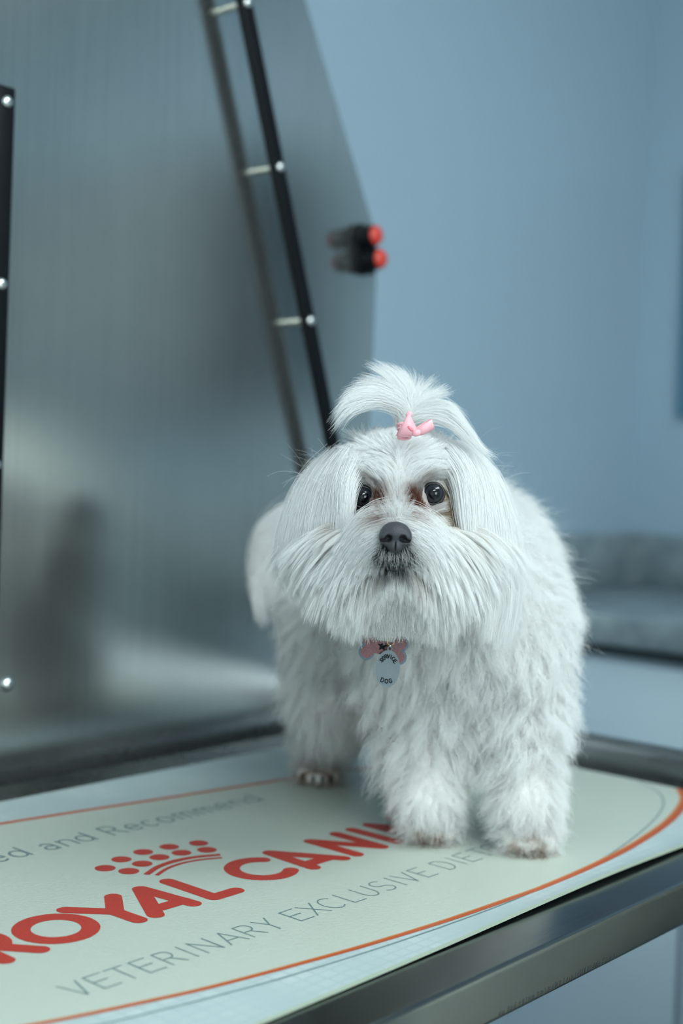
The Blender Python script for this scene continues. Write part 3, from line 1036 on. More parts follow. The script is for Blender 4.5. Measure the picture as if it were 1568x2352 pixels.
def make_hair(name, pts, col, r0, r1, label=None):
    """pts (N,K,3), col (N,3) or (N,K,3); r0 root radius, r1 tip radius"""
    N, K, _ = pts.shape
    hc = bpy.data.hair_curves.new(name)
    hc.add_curves([K] * N)
    hc.attributes['position'].data.foreach_set('vector', pts.astype(np.float32).ravel())
    if 'radius' not in hc.attributes: hc.attributes.new('radius', 'FLOAT', 'POINT')
    t = np.linspace(0, 1, K)
    rad = r0 + (r1 - r0) * t ** 1.4
    R = np.tile(rad, (N, 1)) * rng.uniform(.75, 1.25, (N, 1))
    hc.attributes['radius'].data.foreach_set('value', R.astype(np.float32).ravel())
    a = hc.attributes.new('hair_colour', 'FLOAT_COLOR', 'POINT')
    if col.ndim == 2: col = np.repeat(col[:, None, :], K, 1)
    c4 = np.concatenate([col, np.ones((N, K, 1))], -1)
    a.data.foreach_set('color', c4.astype(np.float32).ravel())
    hc.materials.append(M_hair)
    o = bpy.data.objects.new(name, hc)
    COL.objects.link(o)
    to_dog(o)
    o['kind'] = 'stuff'
    if label: o['label'] = label
    return o


# surface sampling
TRI = np.concatenate([BF[:, [0, 1, 2]], BF[:, [0, 2, 3]]])
TA = np.linalg.norm(np.cross(BV[TRI[:, 1]] - BV[TRI[:, 0]], BV[TRI[:, 2]] - BV[TRI[:, 0]]), axis=1)
TC = BV[TRI].mean(1)
TREG = region_of(TC)


def scatter(n, regs, keep=None):
    w = TA * np.isin(TREG, regs)
    if keep is not None: w = w * keep(TC)
    f = rng.choice(len(TRI), n, p=w / w.sum())
    u = rng.random((n, 2)); fl = u.sum(1) > 1; u[fl] = 1 - u[fl]
    A, B, C = BV[TRI[f, 0]], BV[TRI[f, 1]], BV[TRI[f, 2]]
    P = A + u[:, :1] * (B - A) + u[:, 1:] * (C - A)
    return P, TREG[f]


def grow(P, n, d0, L, K, grav, lift, jitter=0.12, drift=None):
    """march guides outward, bent by gravity, kept outside the body"""
    N = len(P)
    pts = np.zeros((N, K, 3)); pts[:, 0] = P
    d = unit(d0); p = P.copy()
    L = np.broadcast_to(L, (N,)); grav = np.broadcast_to(grav, (N,)); lift = np.broadcast_to(lift, (N,))
    for k in range(1, K):
        t = k / (K - 1)
        d = d + grav[:, None] * np.array([0, 0, -1.0]) + rng.normal(0, jitter, (N, 3))
        if drift is not None: d = d + drift
        d = unit(d)
        p = p + d * (L / (K - 1))[:, None]
        s, g = sample(p)
        off = lift * (0.25 + 0.75 * math.sin(min(1, t * 1.6) * math.pi / 2))
        p = p + g * np.maximum(0, off - s)[:, None]
        p[:, 2] = np.maximum(p[:, 2], ZF + 0.0008)
        d = unit(p - pts[:, k - 1])
        pts[:, k] = p
    return pts


def waves(G, n, amp, nw):
    N, K, _ = G.shape
    t = np.linspace(0, 1, K)[None, :]
    b = unit(np.cross(n, np.array([0, 0, 1.0]) + 0 * n))
    ph = rng.random((N, 1)) * 2 * math.pi
    amp = np.broadcast_to(amp, (N,))[:, None]; nw = np.broadcast_to(nw, (N,))[:, None]
    dx = amp * np.sin(2 * math.pi * nw * t + ph) * t ** .8
    dn = 0.6 * amp * np.cos(2 * math.pi * nw * t + ph) * t ** .8
    return G + dx[..., None] * b[:, None, :] + dn[..., None] * n[:, None, :]


def children(G, Pc, clump=(.55, .95), noise=0.0012, lenvar=(.75, 1.05)):
    """follow the nearest guide, gathering towards its tip"""
    kd = kdtree.KDTree(len(G))
    for i, p in enumerate(G[:, 0]): kd.insert(p, i)
    kd.balance()
    ids = np.array([kd.find(p)[1] for p in Pc])
    N, K = len(Pc), G.shape[1]
    t = np.linspace(0, 1, K)[None, :, None]
    g = G[ids]
    off = (Pc - g[:, 0])[:, None, :]
    c = rng.uniform(*clump, (N, 1, 1))
    pts = g + off * (1 - c * t ** 1.3)
    v = rng.normal(0, noise, (N, 1, 3)); v2 = rng.normal(0, noise * .5, (N, K, 3))
    pts = pts + v * t + v2 * t
    lv = rng.uniform(*lenvar, (N, 1, 1))
    # shorten by sampling the strand only up to lv
    q = np.linspace(0, 1, K)[None, :] * np.minimum(lv[:, :, 0], 1) * (K - 1)
    i0 = np.clip(q.astype(int), 0, K - 2); fr = (q - i0)[..., None]
    r = np.arange(N)[:, None]
    return pts[r, i0] * (1 - fr) + pts[r, i0 + 1] * fr


K = 9
# ---- body coat
regs = (R_BODY, R_LEG, R_NECK, R_PAW)
Pg, rg = scatter(9000, regs)
_, ng = sample(Pg)
hgt = Pg[:, 2] - ZF
Lg = np.interp(hgt, [0, .02, .05, .12, .3], [.016, .018, .023, .031, .031]) * rng.uniform(.8, 1.2, len(Pg))
Lg[rg == R_PAW] *= .8
down = np.array([0, 0, -1.0])
tg = unit(down - (ng @ down)[:, None] * ng + 1e-6)
sw_ = rng.normal(0, .25, (len(Pg), 3))
d0 = .80 * ng + .55 * tg + sw_
G = grow(Pg, ng, d0, Lg, K, np.interp(hgt, [0, .05, .15], [.10, .16, .17]), np.interp(hgt, [0, .03, .1], [.004, .007, .010]))
px_, py_, _z = project(Pg)
curl = np.interp(py_, [1400, 1550, 1720, 1800], [.0013, .0034, .0034, .0018]) * np.interp(px_, [780, 900, 1250, 1300], [.5, 1, 1, .6])
curl[hgt < .035] = 0.003
G = waves(G, ng, curl, np.interp(hgt, [0, .05, .15], [.6, 1.0, 1.15]))
Pc, rc = scatter(150000, regs)
H_ = children(G, Pc, clump=(.0, .65), noise=.0026, lenvar=(.55, 1.0))
H_[:, :, 2] = np.maximum(H_[:, :, 2], ZF + .0004)
make_hair('coat', H_, coat_colour(Pc), .00012, .00004)

def white(n): return np.tile(WHITE, (n, 1)) * rng.uniform(.96, 1.03, (n, 1))


# ---- curled locks over the chest and elbows
def curl_zone(C):
    x, y, z = project(C)
    _, g = sample(C)
    return (x > 850) & (x < 1260) & (y > 1440) & (y < 1740) & ((g @ -CF) > .15)


Pg, rg = scatter(190, (R_BODY, R_LEG, R_NECK), curl_zone)
_, ng = sample(Pg)
G = grow(Pg, ng, .7 * ng - .6 * UP + rng.normal(0, .35, ng.shape), rng.uniform(.030, .046, len(Pg)), 13, .15, .013, .08)
G = waves(G, ng, rng.uniform(.002, .0048, len(Pg)), rng.uniform(.6, 1.1, len(Pg)))
Pc = np.repeat(Pg, 90, 0) + rng.normal(0, .0065, (len(Pg) * 90, 3))
H_ = children(G, Pc, clump=(.2, .85), noise=.0020, lenvar=(.6, 1.0))
H_[:, :, 2] = np.maximum(H_[:, :, 2], ZF + .0004)
make_hair('chest_curls', H_, white(len(H_)), .00011, .00004)

# ---- face
eye_px = [(833, 1142), (995, 1134)]
knot = W(943, 998, 1.005)
N0 = W(908, 1232, .93)


def face_flow(P, n):
    x, y, z = project(P)
    N = len(P)
    L = np.full(N, .030); d = np.zeros((N, 3)); grav = np.full(N, .08); lift = np.full(N, .003)
    dx = (x - 908); sgn = np.sign(dx)
    # brow and crown: combed up to the bow, falling sideways at the temples
    top = y < 1118
    side = np.clip((np.abs(x - 925) - 75) / 60, 0, 1)
    up = unit(knot - P)
    sg2 = np.tanh((x - 918) / 14)
    fall = unit(RT * sgn[:, None] * .55 - UP * .7 - FW * .05)
    cen = np.clip(1 - np.abs(x - 918) / 110, 0, 1)
    wc = np.clip((1050 - y) / 40, 0, 1)[:, None]
    lowb = np.clip((y - 1070) / 35, 0, 1)
    brow = unit(RT * sg2[:, None] * .9 + UP * (.28 * cen - .1 - .2 * side + .95 * lowb)[:, None])
    sd = side[:, None]
    d[top] = (.30 * n + (1 - sd) * (wc * up + (1 - wc) * brow) + sd * fall)[top]
    L[top] = (np.interp(y, [1000, 1035, 1070, 1118], [.012, .015, .014, .011]) * (1 - side) + .032 * side)[top]
    grav[top] = (0.02 + .12 * side)[top]; lift[top] = .0025
    # between the eyes and on the bridge: short, rayed out from the nose
    mid = (~top) & (y < 1215)
    ray_ = RT * (dx / 60)[:, None] + UP * ((1240 - y) / 60)[:, None]
    d[mid] = (.35 * n + unit(ray_) * 1.0)[mid]
    L[mid] = np.interp(np.abs(dx), [0, 40, 110, 150], [.012, .012, .010, .030])[mid]
    grav[mid] = .03; lift[mid] = .0018
    inner = mid & (np.abs(dx) > 22) & (np.abs(dx) < 78) & (y > 1118) & (y < 1200)
    L[inner] = .0065; d[inner] = (.3 * n + unit(RT * sgn[:, None] * -.2 + UP * .35 - 0 * n))[inner]
    low = mid & (np.abs(dx) > 22) & (np.abs(dx) < 110) & (y >= 1180)
    d[low] = (.25 * n + RT * sgn[:, None] - .1 * UP)[low]; L[low] = .010; lift[low] = .001
    wide = mid & (np.abs(x - 912) > 135)
    d[wide] = (.3 * n + fall)[wide]; L[wide] = .05; grav[wide] = .18
    bare = (y > 1120) & (y < 1235) & (((x > 1012) & (x < 1062)) | ((x > 800) & (x < 836)))
    d[bare] = (.25 * n + fall)[bare]; L[bare] = .009; grav[bare] = .05; lift[bare] = .001
    # moustache
    mu = (~top) & (~mid) & (y < 1290)
    d[mu] = (.40 * n + unit(RT * sgn[:, None] * np.interp(np.abs(dx), [0, 30, 80], [.5, .9, .7])[:, None]
                            + UP * np.interp(y, [1195, 1225, 1265], [.55, .05, -.8])[:, None]))[mu]
    L[mu] = np.interp(np.abs(dx), [0, 35, 70, 120], [.007, .014, .036, .048])[mu]
    grav[mu] = .17; lift[mu] = .005
    # chin and lower cheeks
    ch = (~top) & (~mid) & (~mu)
    d[ch] = (.45 * n + unit(-UP * 1.0 + RT * (dx / 160)[:, None]))[ch]
    L[ch] = np.interp(np.abs(dx), [0, 30, 60, 120], [.010, .022, .036, .044])[ch]
    grav[ch] = .20; lift[ch] = .006
    return d, L, grav, lift


def eye_keep(C):
    k = np.ones(len(C))
    for c in EYES: k *= np.linalg.norm(C - c, axis=1) > .0108
    x, y, z = project(C)
    nose_zone = (np.hypot((x - 908) / 34, (y - 1236) / 34) < 1) & (z < .94)
    return k * ~nose_zone


Pg, rg = scatter(9000, (R_HEAD, R_MUZ), eye_keep)
_, ng = sample(Pg)
d0, Lg, gv, lf = face_flow(Pg, ng)
Lg = Lg * rng.uniform(.8, 1.2, len(Pg))
G = grow(Pg, ng, d0 + rng.normal(0, .06, d0.shape), Lg, K, gv, lf, .03)
G = waves(G, ng, np.clip(Lg * .022, 0, .0012), .9)
Pc, rc = scatter(130000, (R_HEAD, R_MUZ), eye_keep)
H_ = children(G, Pc, clump=(.0, .3), noise=.0005)
# hair trimmed clear of the eyes and the nose leather
xx, yy, zz = project(H_.reshape(-1, 3))
bad = np.zeros(len(xx), bool)
for ex, ey in eye_px: bad |= (np.hypot(xx - ex, yy - ey) < 25) & (zz < .97)
bad |= (np.hypot((xx - 908) / 33, (yy - 1238) / 31) < 1) & (zz < .93)
bad = bad.reshape(H_.shape[:2]).any(1)
H_ = H_[~bad]; Pc = Pc[~bad]
fc_ = face_colour(Pc)
tk = np.linspace(0, 1, K)[None, :, None]
ln_ = np.linalg.norm(np.diff(H_, axis=1), axis=2).sum(1)[:, None, None]
fade = np.clip(tk * np.clip(ln_ / .034, .12, 3) - .06, 0, 1) ** 1.2
cc = fc_[:, None, :] * (1 - fade) + WHITE * fade
make_hair('face_hair', H_, cc, .00009, .00003)


# ---- hand-laid locks: ears, topknot, tail, beard wisps
def resample(g, K):
    g = catmull(np.array([W(*p) for p in g]), 8)
    s = np.concatenate([[0], np.cumsum(np.linalg.norm(np.diff(g, axis=0), axis=1))])
    q = np.linspace(0, s[-1], K)
    return np.stack([np.interp(q, s, g[:, i]) for i in range(3)], 1)


def locks(guides, n, K=12, nl=24, width=.006, thick=.004, tipw=.35, noise=.0010, cl=(.3, .9), lenv=(.7, 1.0), fan=0.0, smin=0.0):
    Gd = np.stack([resample(g, K) for g in guides])
    m = len(Gd)
    ls = np.sort(rng.random(nl)) * (m - 1)
    def at(s):
        i = np.clip(s.astype(int), 0, m - 2); f = (s - i)[:, None, None]
        return Gd[i] * (1 - f) + Gd[i + 1] * f
    LK = at(ls)
    t = np.linspace(0, 1, K)[None, :, None]
    ph = rng.normal(0, 1, (nl, 1, 3)); LK = LK + ph * thick * (0.5 + .5 * t)
    LK += .0014 * np.sin(2 * math.pi * (t * rng.uniform(.6, 1.4, (nl, 1, 1)) + rng.random((nl, 1, 1)))) * rng.normal(0, 1, (nl, 1, 3)) * t
    s = rng.random(n) * (m - 1)
    own = at(s) + rng.normal(0, 1, (n, 1, 3)) * thick * (1 - (1 - tipw) * t)
    near = np.abs(ls[None, :] - s[:, None]).argmin(1)
    c = rng.uniform(*cl, (n, 1, 1)) * t ** 1.2
    pts = own * (1 - c) + LK[near] * c
    pts += rng.normal(0, noise, (n, 1, 3)) * t + rng.normal(0, noise * .35, (n, K, 3)) * t
    lv = rng.uniform(*lenv, (n, 1))
    q = np.linspace(0, 1, K)[None, :] * lv * (K - 1)
    i0 = np.clip(q.astype(int), 0, K - 2); fr = (q - i0)[..., None]
    r = np.arange(n)[:, None]
    return pts[r, i0] * (1 - fr) + pts[r, i0 + 1] * fr




earL = [  # from the back edge to the front edge
    [(775, 1058, 1.010), (702, 1112, 1.005), (655, 1200, 1.000), (637, 1290, .995), (655, 1365, .99)],
    [(788, 1054, 1.000), (722, 1108, .992), (680, 1200, .985), (662, 1300, .98), (690, 1385, .98)],
    [(800, 1054, .990), (747, 1108, .980), (712, 1200, .972), (700, 1300, .970), (722, 1375, .972)],
    [(812, 1058, .982), (772, 1112, .968), (748, 1200, .960), (738, 1290, .960), (745, 1345, .962)],
    [(820, 1064, .975), (793, 1116, .957), (782, 1190, .950), (775, 1260, .950), (762, 1310, .950)],
    [(822, 1072, .970), (800, 1118, .952), (797, 1175, .945), (795, 1230, .943), (786, 1272, .943)],
]
earR = [
    [(1026, 1062, .975), (1056, 1105, .960), (1064, 1180, .952), (1070, 1260, .950), (1078, 1350, .952)],
    [(1032, 1052, .980), (1070, 1102, .967), (1086, 1200, .958), (1092, 1310, .958), (1085, 1420, .965)],
    [(1040, 1046, .988), (1088, 1097, .977), (1115, 1200, .968), (1125, 1330, .968), (1110, 1465, .975)],
    [(1048, 1043, .998), (1106, 1096, .990), (1145, 1200, .985), (1162, 1340, .985), (1140, 1490, .99)],
    [(1052, 1044, 1.010), (1120, 1096, 1.005), (1170, 1200, 1.002), (1193, 1340, 1.002), (1172, 1475, 1.01)],
]
lk = locks(earL, 24000, nl=90, thick=.0040, noise=.0009, lenv=(.72, 1.0), cl=(.1, .7))
make_hair('ear_hair', lk, white(len(lk)), .00009, .00003)
lk = locks(earR, 26000, nl=90, thick=.0040, noise=.0009, lenv=(.72, 1.0), cl=(.1, .7))
make_hair('ear_hair', lk, white(len(lk)), .00009, .00003)

kb = (930, 978, .992)
topk = [
    [kb, (915, 945, .985), (860, 930, .975), (800, 950, .965), (752, 1000, .958)],
    [kb, (918, 935, .985), (860, 905, .975), (805, 915, .968), (768, 960, .962)],
    [kb, (920, 925, .985), (865, 890, .980), (815, 890, .975), (778, 908, .97)],
    [kb, (925, 915, .988), (890, 875, .985), (860, 850, .98), (832, 838, .98)],
    [kb, (930, 905, .990), (905, 862, .99), (880, 842, .99), (858, 832, .99)],
    [kb, (938, 905, .992), (925, 865, .995), (905, 845, 1.0), (885, 832, 1.0)],
    [kb, (945, 915, .995), (950, 885, 1.0), (955, 868, 1.0), (948, 850, 1.0)],
    [kb, (955, 925, .995), (975, 895, 1.0), (990, 880, 1.0), (1008, 866, 1.0)],
    [kb, (962, 935, .99), (1000, 910, .99), (1025, 905, .99), (1040, 900, .99)],
    [kb, (965, 945, .99), (1015, 925, .985), (1050, 945, .98), (1075, 985, .98)],
    [kb, (968, 950, .988), (1025, 940, .98), (1070, 975, .975), (1105, 1025, .972)],
    [kb, (968, 955, .985), (1030, 955, .978), (1080, 1000, .972), (1125, 1055, .970)],
    [kb, (965, 965, .982), (1025, 975, .975), (1080, 1020, .970), (1150, 1050, .968)],
]
lk = locks(topk, 5600, nl=90, thick=.0028, noise=.0013, lenv=(.55, 1.0), cl=(.1, .85))
make_hair('topknot', lk, white(len(lk)), .00009, .00003)

must = [  # moustache swept out from the bridge, over the cheeks
    [(901, 1180, .938), (856, 1184, .933), (812, 1213, .935), (764, 1282, .942), (708, 1337, .948)],
    [(888, 1208, .920), (846, 1216, .922), (802, 1258, .930), (766, 1313, .938), (728, 1348, .945)],
    [(880, 1228, .914), (850, 1243, .918), (813, 1285, .926), (786, 1330, .935), (758, 1362, .943)],
    [(878, 1248, .914), (856, 1266, .917), (830, 1297, .924), (808, 1328, .932), (786, 1352, .940)],
    [(880, 1266, .916), (864, 1282, .919), (847, 1301, .924), (832, 1318, .930), (818, 1332, .936)],
]
mustR = [[(1816 - x + (max(0, 908 - x - 60) * -.08), y + max(0, y - 1300) * .25, d) for x, y, d in g] for g in must]
throat = [
    [(800, 1330, .980), (800, 1370, .983), (805, 1410, .988), (815, 1440, .993), (822, 1468, .998)],
    [(850, 1318, .962), (848, 1355, .966), (848, 1398, .974), (850, 1435, .981), (853, 1460, .988)],
    [(885, 1316, .944), (882, 1350, .950), (880, 1390, .960), (878, 1430, .970), (876, 1466, .980)],
    [(908, 1318, .940), (908, 1350, .946), (908, 1390, .956), (908, 1430, .968), (906, 1462, .980)],
    [(930, 1316, .944), (934, 1350, .950), (940, 1390, .960), (944, 1430, .970), (946, 1470, .980)],
    [(968, 1318, .962), (975, 1358, .966), (985, 1405, .974), (992, 1445, .981), (998, 1482, .988)],
    [(1010, 1330, .970), (1022, 1370, .973), (1035, 1420, .980), (1042, 1460, .988), (1040, 1498, .998)],
]
upper_lip = [
    [(868, 1250, .912), (862, 1268, .911), (858, 1285, .912), (856, 1302, .915)],
    [(882, 1262, .909), (878, 1276, .907), (875, 1288, .908), (873, 1302, .911)],
    [(896, 1268, .906), (893, 1280, .904), (891, 1290, .905), (890, 1302, .908)],
    [(908, 1270, .905), (908, 1282, .903), (908, 1292, .904), (908, 1304, .907)],
    [(920, 1268, .906), (923, 1280, .904), (925, 1290, .905), (926, 1302, .908)],
    [(934, 1262, .909), (938, 1276, .907), (941, 1288, .908), (943, 1302, .911)],
    [(948, 1250, .912), (954, 1268, .911), (958, 1285, .912), (960, 1302, .915)],
]
lkp = [locks(must, 24000, nl=260, thick=.0034, noise=.0012, lenv=(.5, 1.0), cl=(.0, .45)),
       locks(mustR, 25000, nl=260, thick=.0034, noise=.0012, lenv=(.5, 1.0), cl=(.0, .45)),
       locks(throat, 15000, nl=160, thick=.0045, noise=.0018, lenv=(.4, 1.0), cl=(.0, .5))]
ul = locks(upper_lip, 1900, K=8, nl=90, thick=.0012, noise=.0012, lenv=(.35, 1.0), cl=(.1, .8))
make_hair('lip_hair', ul, np.where(rng.random((len(ul), 1)) < .6, np.array([[.06, .065, .07]]), np.array([[.7, .72, .7]])), .00012, .00004)
lk = np.concatenate(lkp)
xx, yy, zz = project(lk[:, 0])
cw = face_colour(lk[:, 0])
tk2 = np.linspace(0, 1, lk.shape[1])[None, :, None]
cc = cw[:, None, :] * (1 - np.clip(tk2 * 3, 0, 1)) + WHITE * np.clip(tk2 * 3, 0, 1)
xx, yy, zz = project(lk.reshape(-1, 3))
bad = ((np.hypot((xx - 908) / 33, (yy - 1238) / 31) < 1) & (zz < .94)).reshape(lk.shape[:2]).any(1)
make_hair('beard', lk[~bad], cc[~bad], .0001, .00006)

tailg = [
    [(735, 1205, 1.37), (665, 1180, 1.36), (600, 1220, 1.35), (577, 1310, 1.34), (592, 1400, 1.33)],
    [(735, 1205, 1.365), (665, 1185, 1.35), (610, 1230, 1.34), (590, 1330, 1.33), (605, 1430, 1.32)],
    [(735, 1210, 1.36), (675, 1205, 1.345), (640, 1260, 1.335), (620, 1350, 1.325), (640, 1450, 1.31)],
    [(735, 1215, 1.36), (690, 1225, 1.345), (665, 1290, 1.335), (655, 1380, 1.325), (670, 1460, 1.31)],
]
lk = locks(tailg, 5000, nl=26, thick=.006, noise=.002, lenv=(.7, 1.0))
make_hair('tail_hair', lk, white(len(lk)), .0002, .00006)

# ---- loose flyaway hairs round the outline
Pg, rg = scatter(420, (R_HEAD, R_BODY, R_NECK), lambda C: (np.abs(project(C)[0] - 915) > 125) * (project(C)[1] < 1500) * (project(C)[2] < 1.25) * (np.abs(sample(C)[1] @ CF) < .45))
_, ng = sample(Pg)
fly = grow(Pg, ng, ng + .3 * UP + rng.normal(0, .35, ng.shape), rng.uniform(.025, .05, len(Pg)), 10, .10, .004, .12)
make_hair('flyaway_hair', fly, white(len(fly)), .00006, .00003)

# ------------------------------------------------ eyes, nose, mouth, claws
def eye_mat():
    m, nt, b = new_mat('dark_eye')
    tc = nt.nodes.new('ShaderNodeTexCoord')
    sx = nt.nodes.new('ShaderNodeSeparateXYZ'); nt.links.new(tc.outputs['Object'], sx.inputs[0])
    v = nt.nodes.new('ShaderNodeVectorMath'); v.operation = 'DOT_PRODUCT'
    v.inputs[1].default_value = tuple(-CF)
    nrm = nt.nodes.new('ShaderNodeVectorMath'); nrm.operation = 'NORMALIZE'
    nt.links.new(tc.outputs['Object'], nrm.inputs[0]); nt.links.new(nrm.outputs[0], v.inputs[0])
    cr = nt.nodes.new('ShaderNodeValToRGB')
    e = cr.color_ramp.elements
    e[0].position = 0.62; e[0].color = (0.006, 0.006, 0.008, 1)
    e[1].position = 0.90; e[1].color = (0.0015, 0.002, 0.004, 1)
    e.new(0.70).color = (0.018, 0.020, 0.026, 1)
    e.new(0.86).color = (0.016, 0.019, 0.026, 1)
    nt.links.new(v.outputs['Value'], cr.inputs[0]); nt.links.new(cr.outputs[0], b.inputs['Base Color'])
    b.inputs['Roughness'].default_value = 0.05
    b.inputs['Specular IOR Level'].default_value = 0.42
    return m


M_eye = eye_mat()
M_lid = plain('dark_eyelid', (0.012, 0.010, 0.011), 0.45, var=.2, vscale=300)
M_nose = plain('nose_leather', (0.036, 0.038, 0.044), 0.5, var=.25, vscale=600, bump=.35, bscale=1400)
M_lip = plain('dark_lip', (0.012, 0.012, 0.014), 0.5, var=.2, vscale=300)
M_claw = plain('dark_claw', (0.015, 0.014, 0.013), 0.35, var=.2, vscale=200)
for c in EYES:
    bm = bmesh.new()
    bmesh.ops.create_uvsphere(bm, u_segments=40, v_segments=24, radius=ER)
    e = bm_obj('eye', bm, M_eye, None, True, 180)
    e.location = c
    to_dog(e)
    # eyelid ring, a little open ellipse on the front of the globe
    view = unit(EYE - c)
    a = unit(np.cross(UP, view)); b = np.cross(view, a)
    bm = bmesh.new()
    pts = []
    for k in range(28):
        th = 2 * math.pi * k / 28
        u, v = .0076 * math.cos(th), .0076 * math.sin(th)
        pts.append(a * u + b * v + view * math.sqrt(max(0, ER ** 2 - u * u - v * v)) * 1.01)
    tube(bm, pts, .0011, 8, True)
    l = bm_obj('eyelid', bm, M_lid, None, True, 180)
    l.parent = e

# nose leather
nc = W(908, 1234, .899)
nv = unit(EYE - nc); nr = unit(np.cross(nv, UP)) * -1
nr = RT.copy(); nu = np.cross(nv, nr) ; nu = nu if nu[2] > 0 else -nu


def nose_d(P):
    q = P - nc
    x = q @ nr; y = q @ nu; z = q @ nv
    ax = np.abs(x)
    def el(cx, cy, cz, rx, ry, rz):
        k0 = np.sqrt(((ax - cx) / rx) ** 2 + ((y - cy) / ry) ** 2 + ((z - cz) / rz) ** 2)
        k1 = np.sqrt(((ax - cx) / rx ** 2) ** 2 + ((y - cy) / ry ** 2) ** 2 + ((z - cz) / rz ** 2) ** 2) + 1e-9
        return k0 * (k0 - 1) / k1
    def smin(a, b, k):
        h = np.clip(.5 + .5 * (b - a) / k, 0, 1)
        return b * (1 - h) + a * h - k * h * (1 - h)
    d = el(0, .0030, -.004, .0102, .0078, .0105)
    d = smin(d, el(.0066, -.0004, -.0015, .0046, .0054, .0066), .003)
    d = smin(d, el(0, -.0062, -.0022, .0052, .0046, .0066), .003)
    hole = el(.0049, -.0010, .0048, .0027, .0026, .0080)
    slit = el(.0080, -.0024, .0030, .0034, .0012, .0064)
    hole = smin(hole, slit, .0012)
    h = np.clip(.5 - .5 * (d + hole) / .0010, 0, 1)
    d = d * (1 - h) + (-hole) * h + .0010 * h * (1 - h)
    groove = np.sqrt((ax / .0006) ** 2 + ((y + .0075) / .0058) ** 2 + ((z - .006) / .0055) ** 2)
    d = np.maximum(d, (1 - groove) * .0006)
    return d


_, _, (NV, NF) = sdf_mesh(nose_d, nc - .018, nc + .018, .00055)
ns = np_obj('nose', NV - nc, NF, M_nose, None, True)
ns.location = nc
to_dog(ns)
# mouth: dark lower lip showing under the moustache
bm = bmesh.new()
mp_ = [W(882, 1297, .9150), (W(894, 1304, .9115)), W(907, 1306, .9100), W(920, 1304, .9115), W(932, 1297, .9150)]
tube(bm, [tuple(p) for p in catmull(mp_, 5)], .0022, 8)
to_dog(bm_obj('lower_lip', bm, M_lip, None, True, 180))
# claws
for p, off in ((pL, .022), (pR, .022), (hR, .031), (hL, .031)):
    for k in (-1.5, -.5, .5, 1.5):
        c = on_mat(p[0], p[1], 0.0095) - FW * (off - 0.003 * abs(k) - .006) + RT * k * 0.0094
        bm = bmesh.new()
        path = [c, c - FW * .004 + UP * .0008, c - FW * .0075 - UP * .002, c - FW * .0095 - UP * .0062]
        tube(bm, [tuple(q) for q in path], [.0022, .0021, .0016, .0006], 8)
        to_dog(bm_obj('claw', bm, M_claw, None, True, 180))

# ------------------------------------------------ collar tags
cl = empty('dog_collar', tuple(W(900, 1460, 1.0)))
tag(cl, 'collar with red glitter bone tag and oval metal tag below the beard', 'collar')


def glitter():
    m, nt, b = new_mat('red_glitter_enamel')
    tc = nt.nodes.new('ShaderNodeTexCoord')
    v = nt.nodes.new('ShaderNodeTexVoronoi'); v.inputs['Scale'].default_value = 1500
    nt.links.new(tc.outputs['Object'], v.inputs['Vector'])
    cr = nt.nodes.new('ShaderNodeValToRGB')
    cr.color_ramp.elements[0].color = (0.055, 0.006, 0.010, 1); cr.color_ramp.elements[1].color = (0.19, 0.028, 0.038, 1)
    sp_ = nt.nodes.new('ShaderNodeSeparateColor'); nt.links.new(v.outputs['Color'], sp_.inputs[0])
    nt.links.new(sp_.outputs[0], cr.inputs[0]); nt.links.new(cr.outputs[0], b.inputs['Base Color'])
    b.inputs['Roughness'].default_value = 0.35
    return m


M_tagdark = plain('dark_tag_rim', (0.05, 0.07, 0.085), 0.3, 0.8)
M_tag = plain('grey_tag_metal', (0.13, 0.165, 0.18), 0.6, 0.0, var=.08, vscale=150)
M_ink = plain('black_ink', (0.006, 0.008, 0.009), 0.7, spec=0.1)
M_gold = plain('gold_ring', (0.45, 0.36, 0.18), 0.3, 1.0)


class Flat:
    """local plane facing the viewer: x right, y up, z out, millimetres in"""
    def __init__(s, c, tilt=0.0, yawd=0.0):
        s.c = np.array(c)
        f = unit(EYE - s.c)
        r = unit(np.cross(UP, f)); u = np.cross(f, r)
        a = math.radians(yawd); r, f = r * math.cos(a) - f * math.sin(a), f * math.cos(a) + r * math.sin(a)
        b = math.radians(tilt); r, u = r * math.cos(b) + u * math.sin(b), u * math.cos(b) - r * math.sin(b)
        s.r, s.u, s.f = r, u, f
    def __call__(s, x, y, z=0.0):
        return tuple(s.c + (s.r * x + s.u * y + s.f * z) * .001)


def plate(name, outline, F_, z0, z1, mat, parent, sub=None):
    n = len(outline)
    V = [F_(x, y, z1) for x, y in outline] + [F_(x, y, z0) for x, y in outline]
    Fc = [tuple(range(n)), tuple(range(2 * n - 1, n - 1, -1))] + [(i, n + i, n + (i + 1) % n, (i + 1) % n) for i in range(n)]
    o = np_obj(name, V, Fc, mat, parent if sub is None else None)
    if sub is not None: o.parent = sub
    return o


def bone(hw, r, hy, wst):
    """bone outline: two knobs at each end, narrow waist"""
    pts = []
    for sx in (1, -1):
        seq = []
        for sy in ((-1, 1) if sx == 1 else (1, -1)):
            cxx, cyy = sx * hw, sy * hy
            for k in range(15):
                th = -160 + 320 * k / 14
                base = math.degrees(math.atan2(sy * .75, sx * .55))
                ang = math.radians(base + (th if True else -th) * .78)
                seq.append((cxx + r * math.cos(ang), cyy + r * math.sin(ang)))
        pts += seq
    return pts


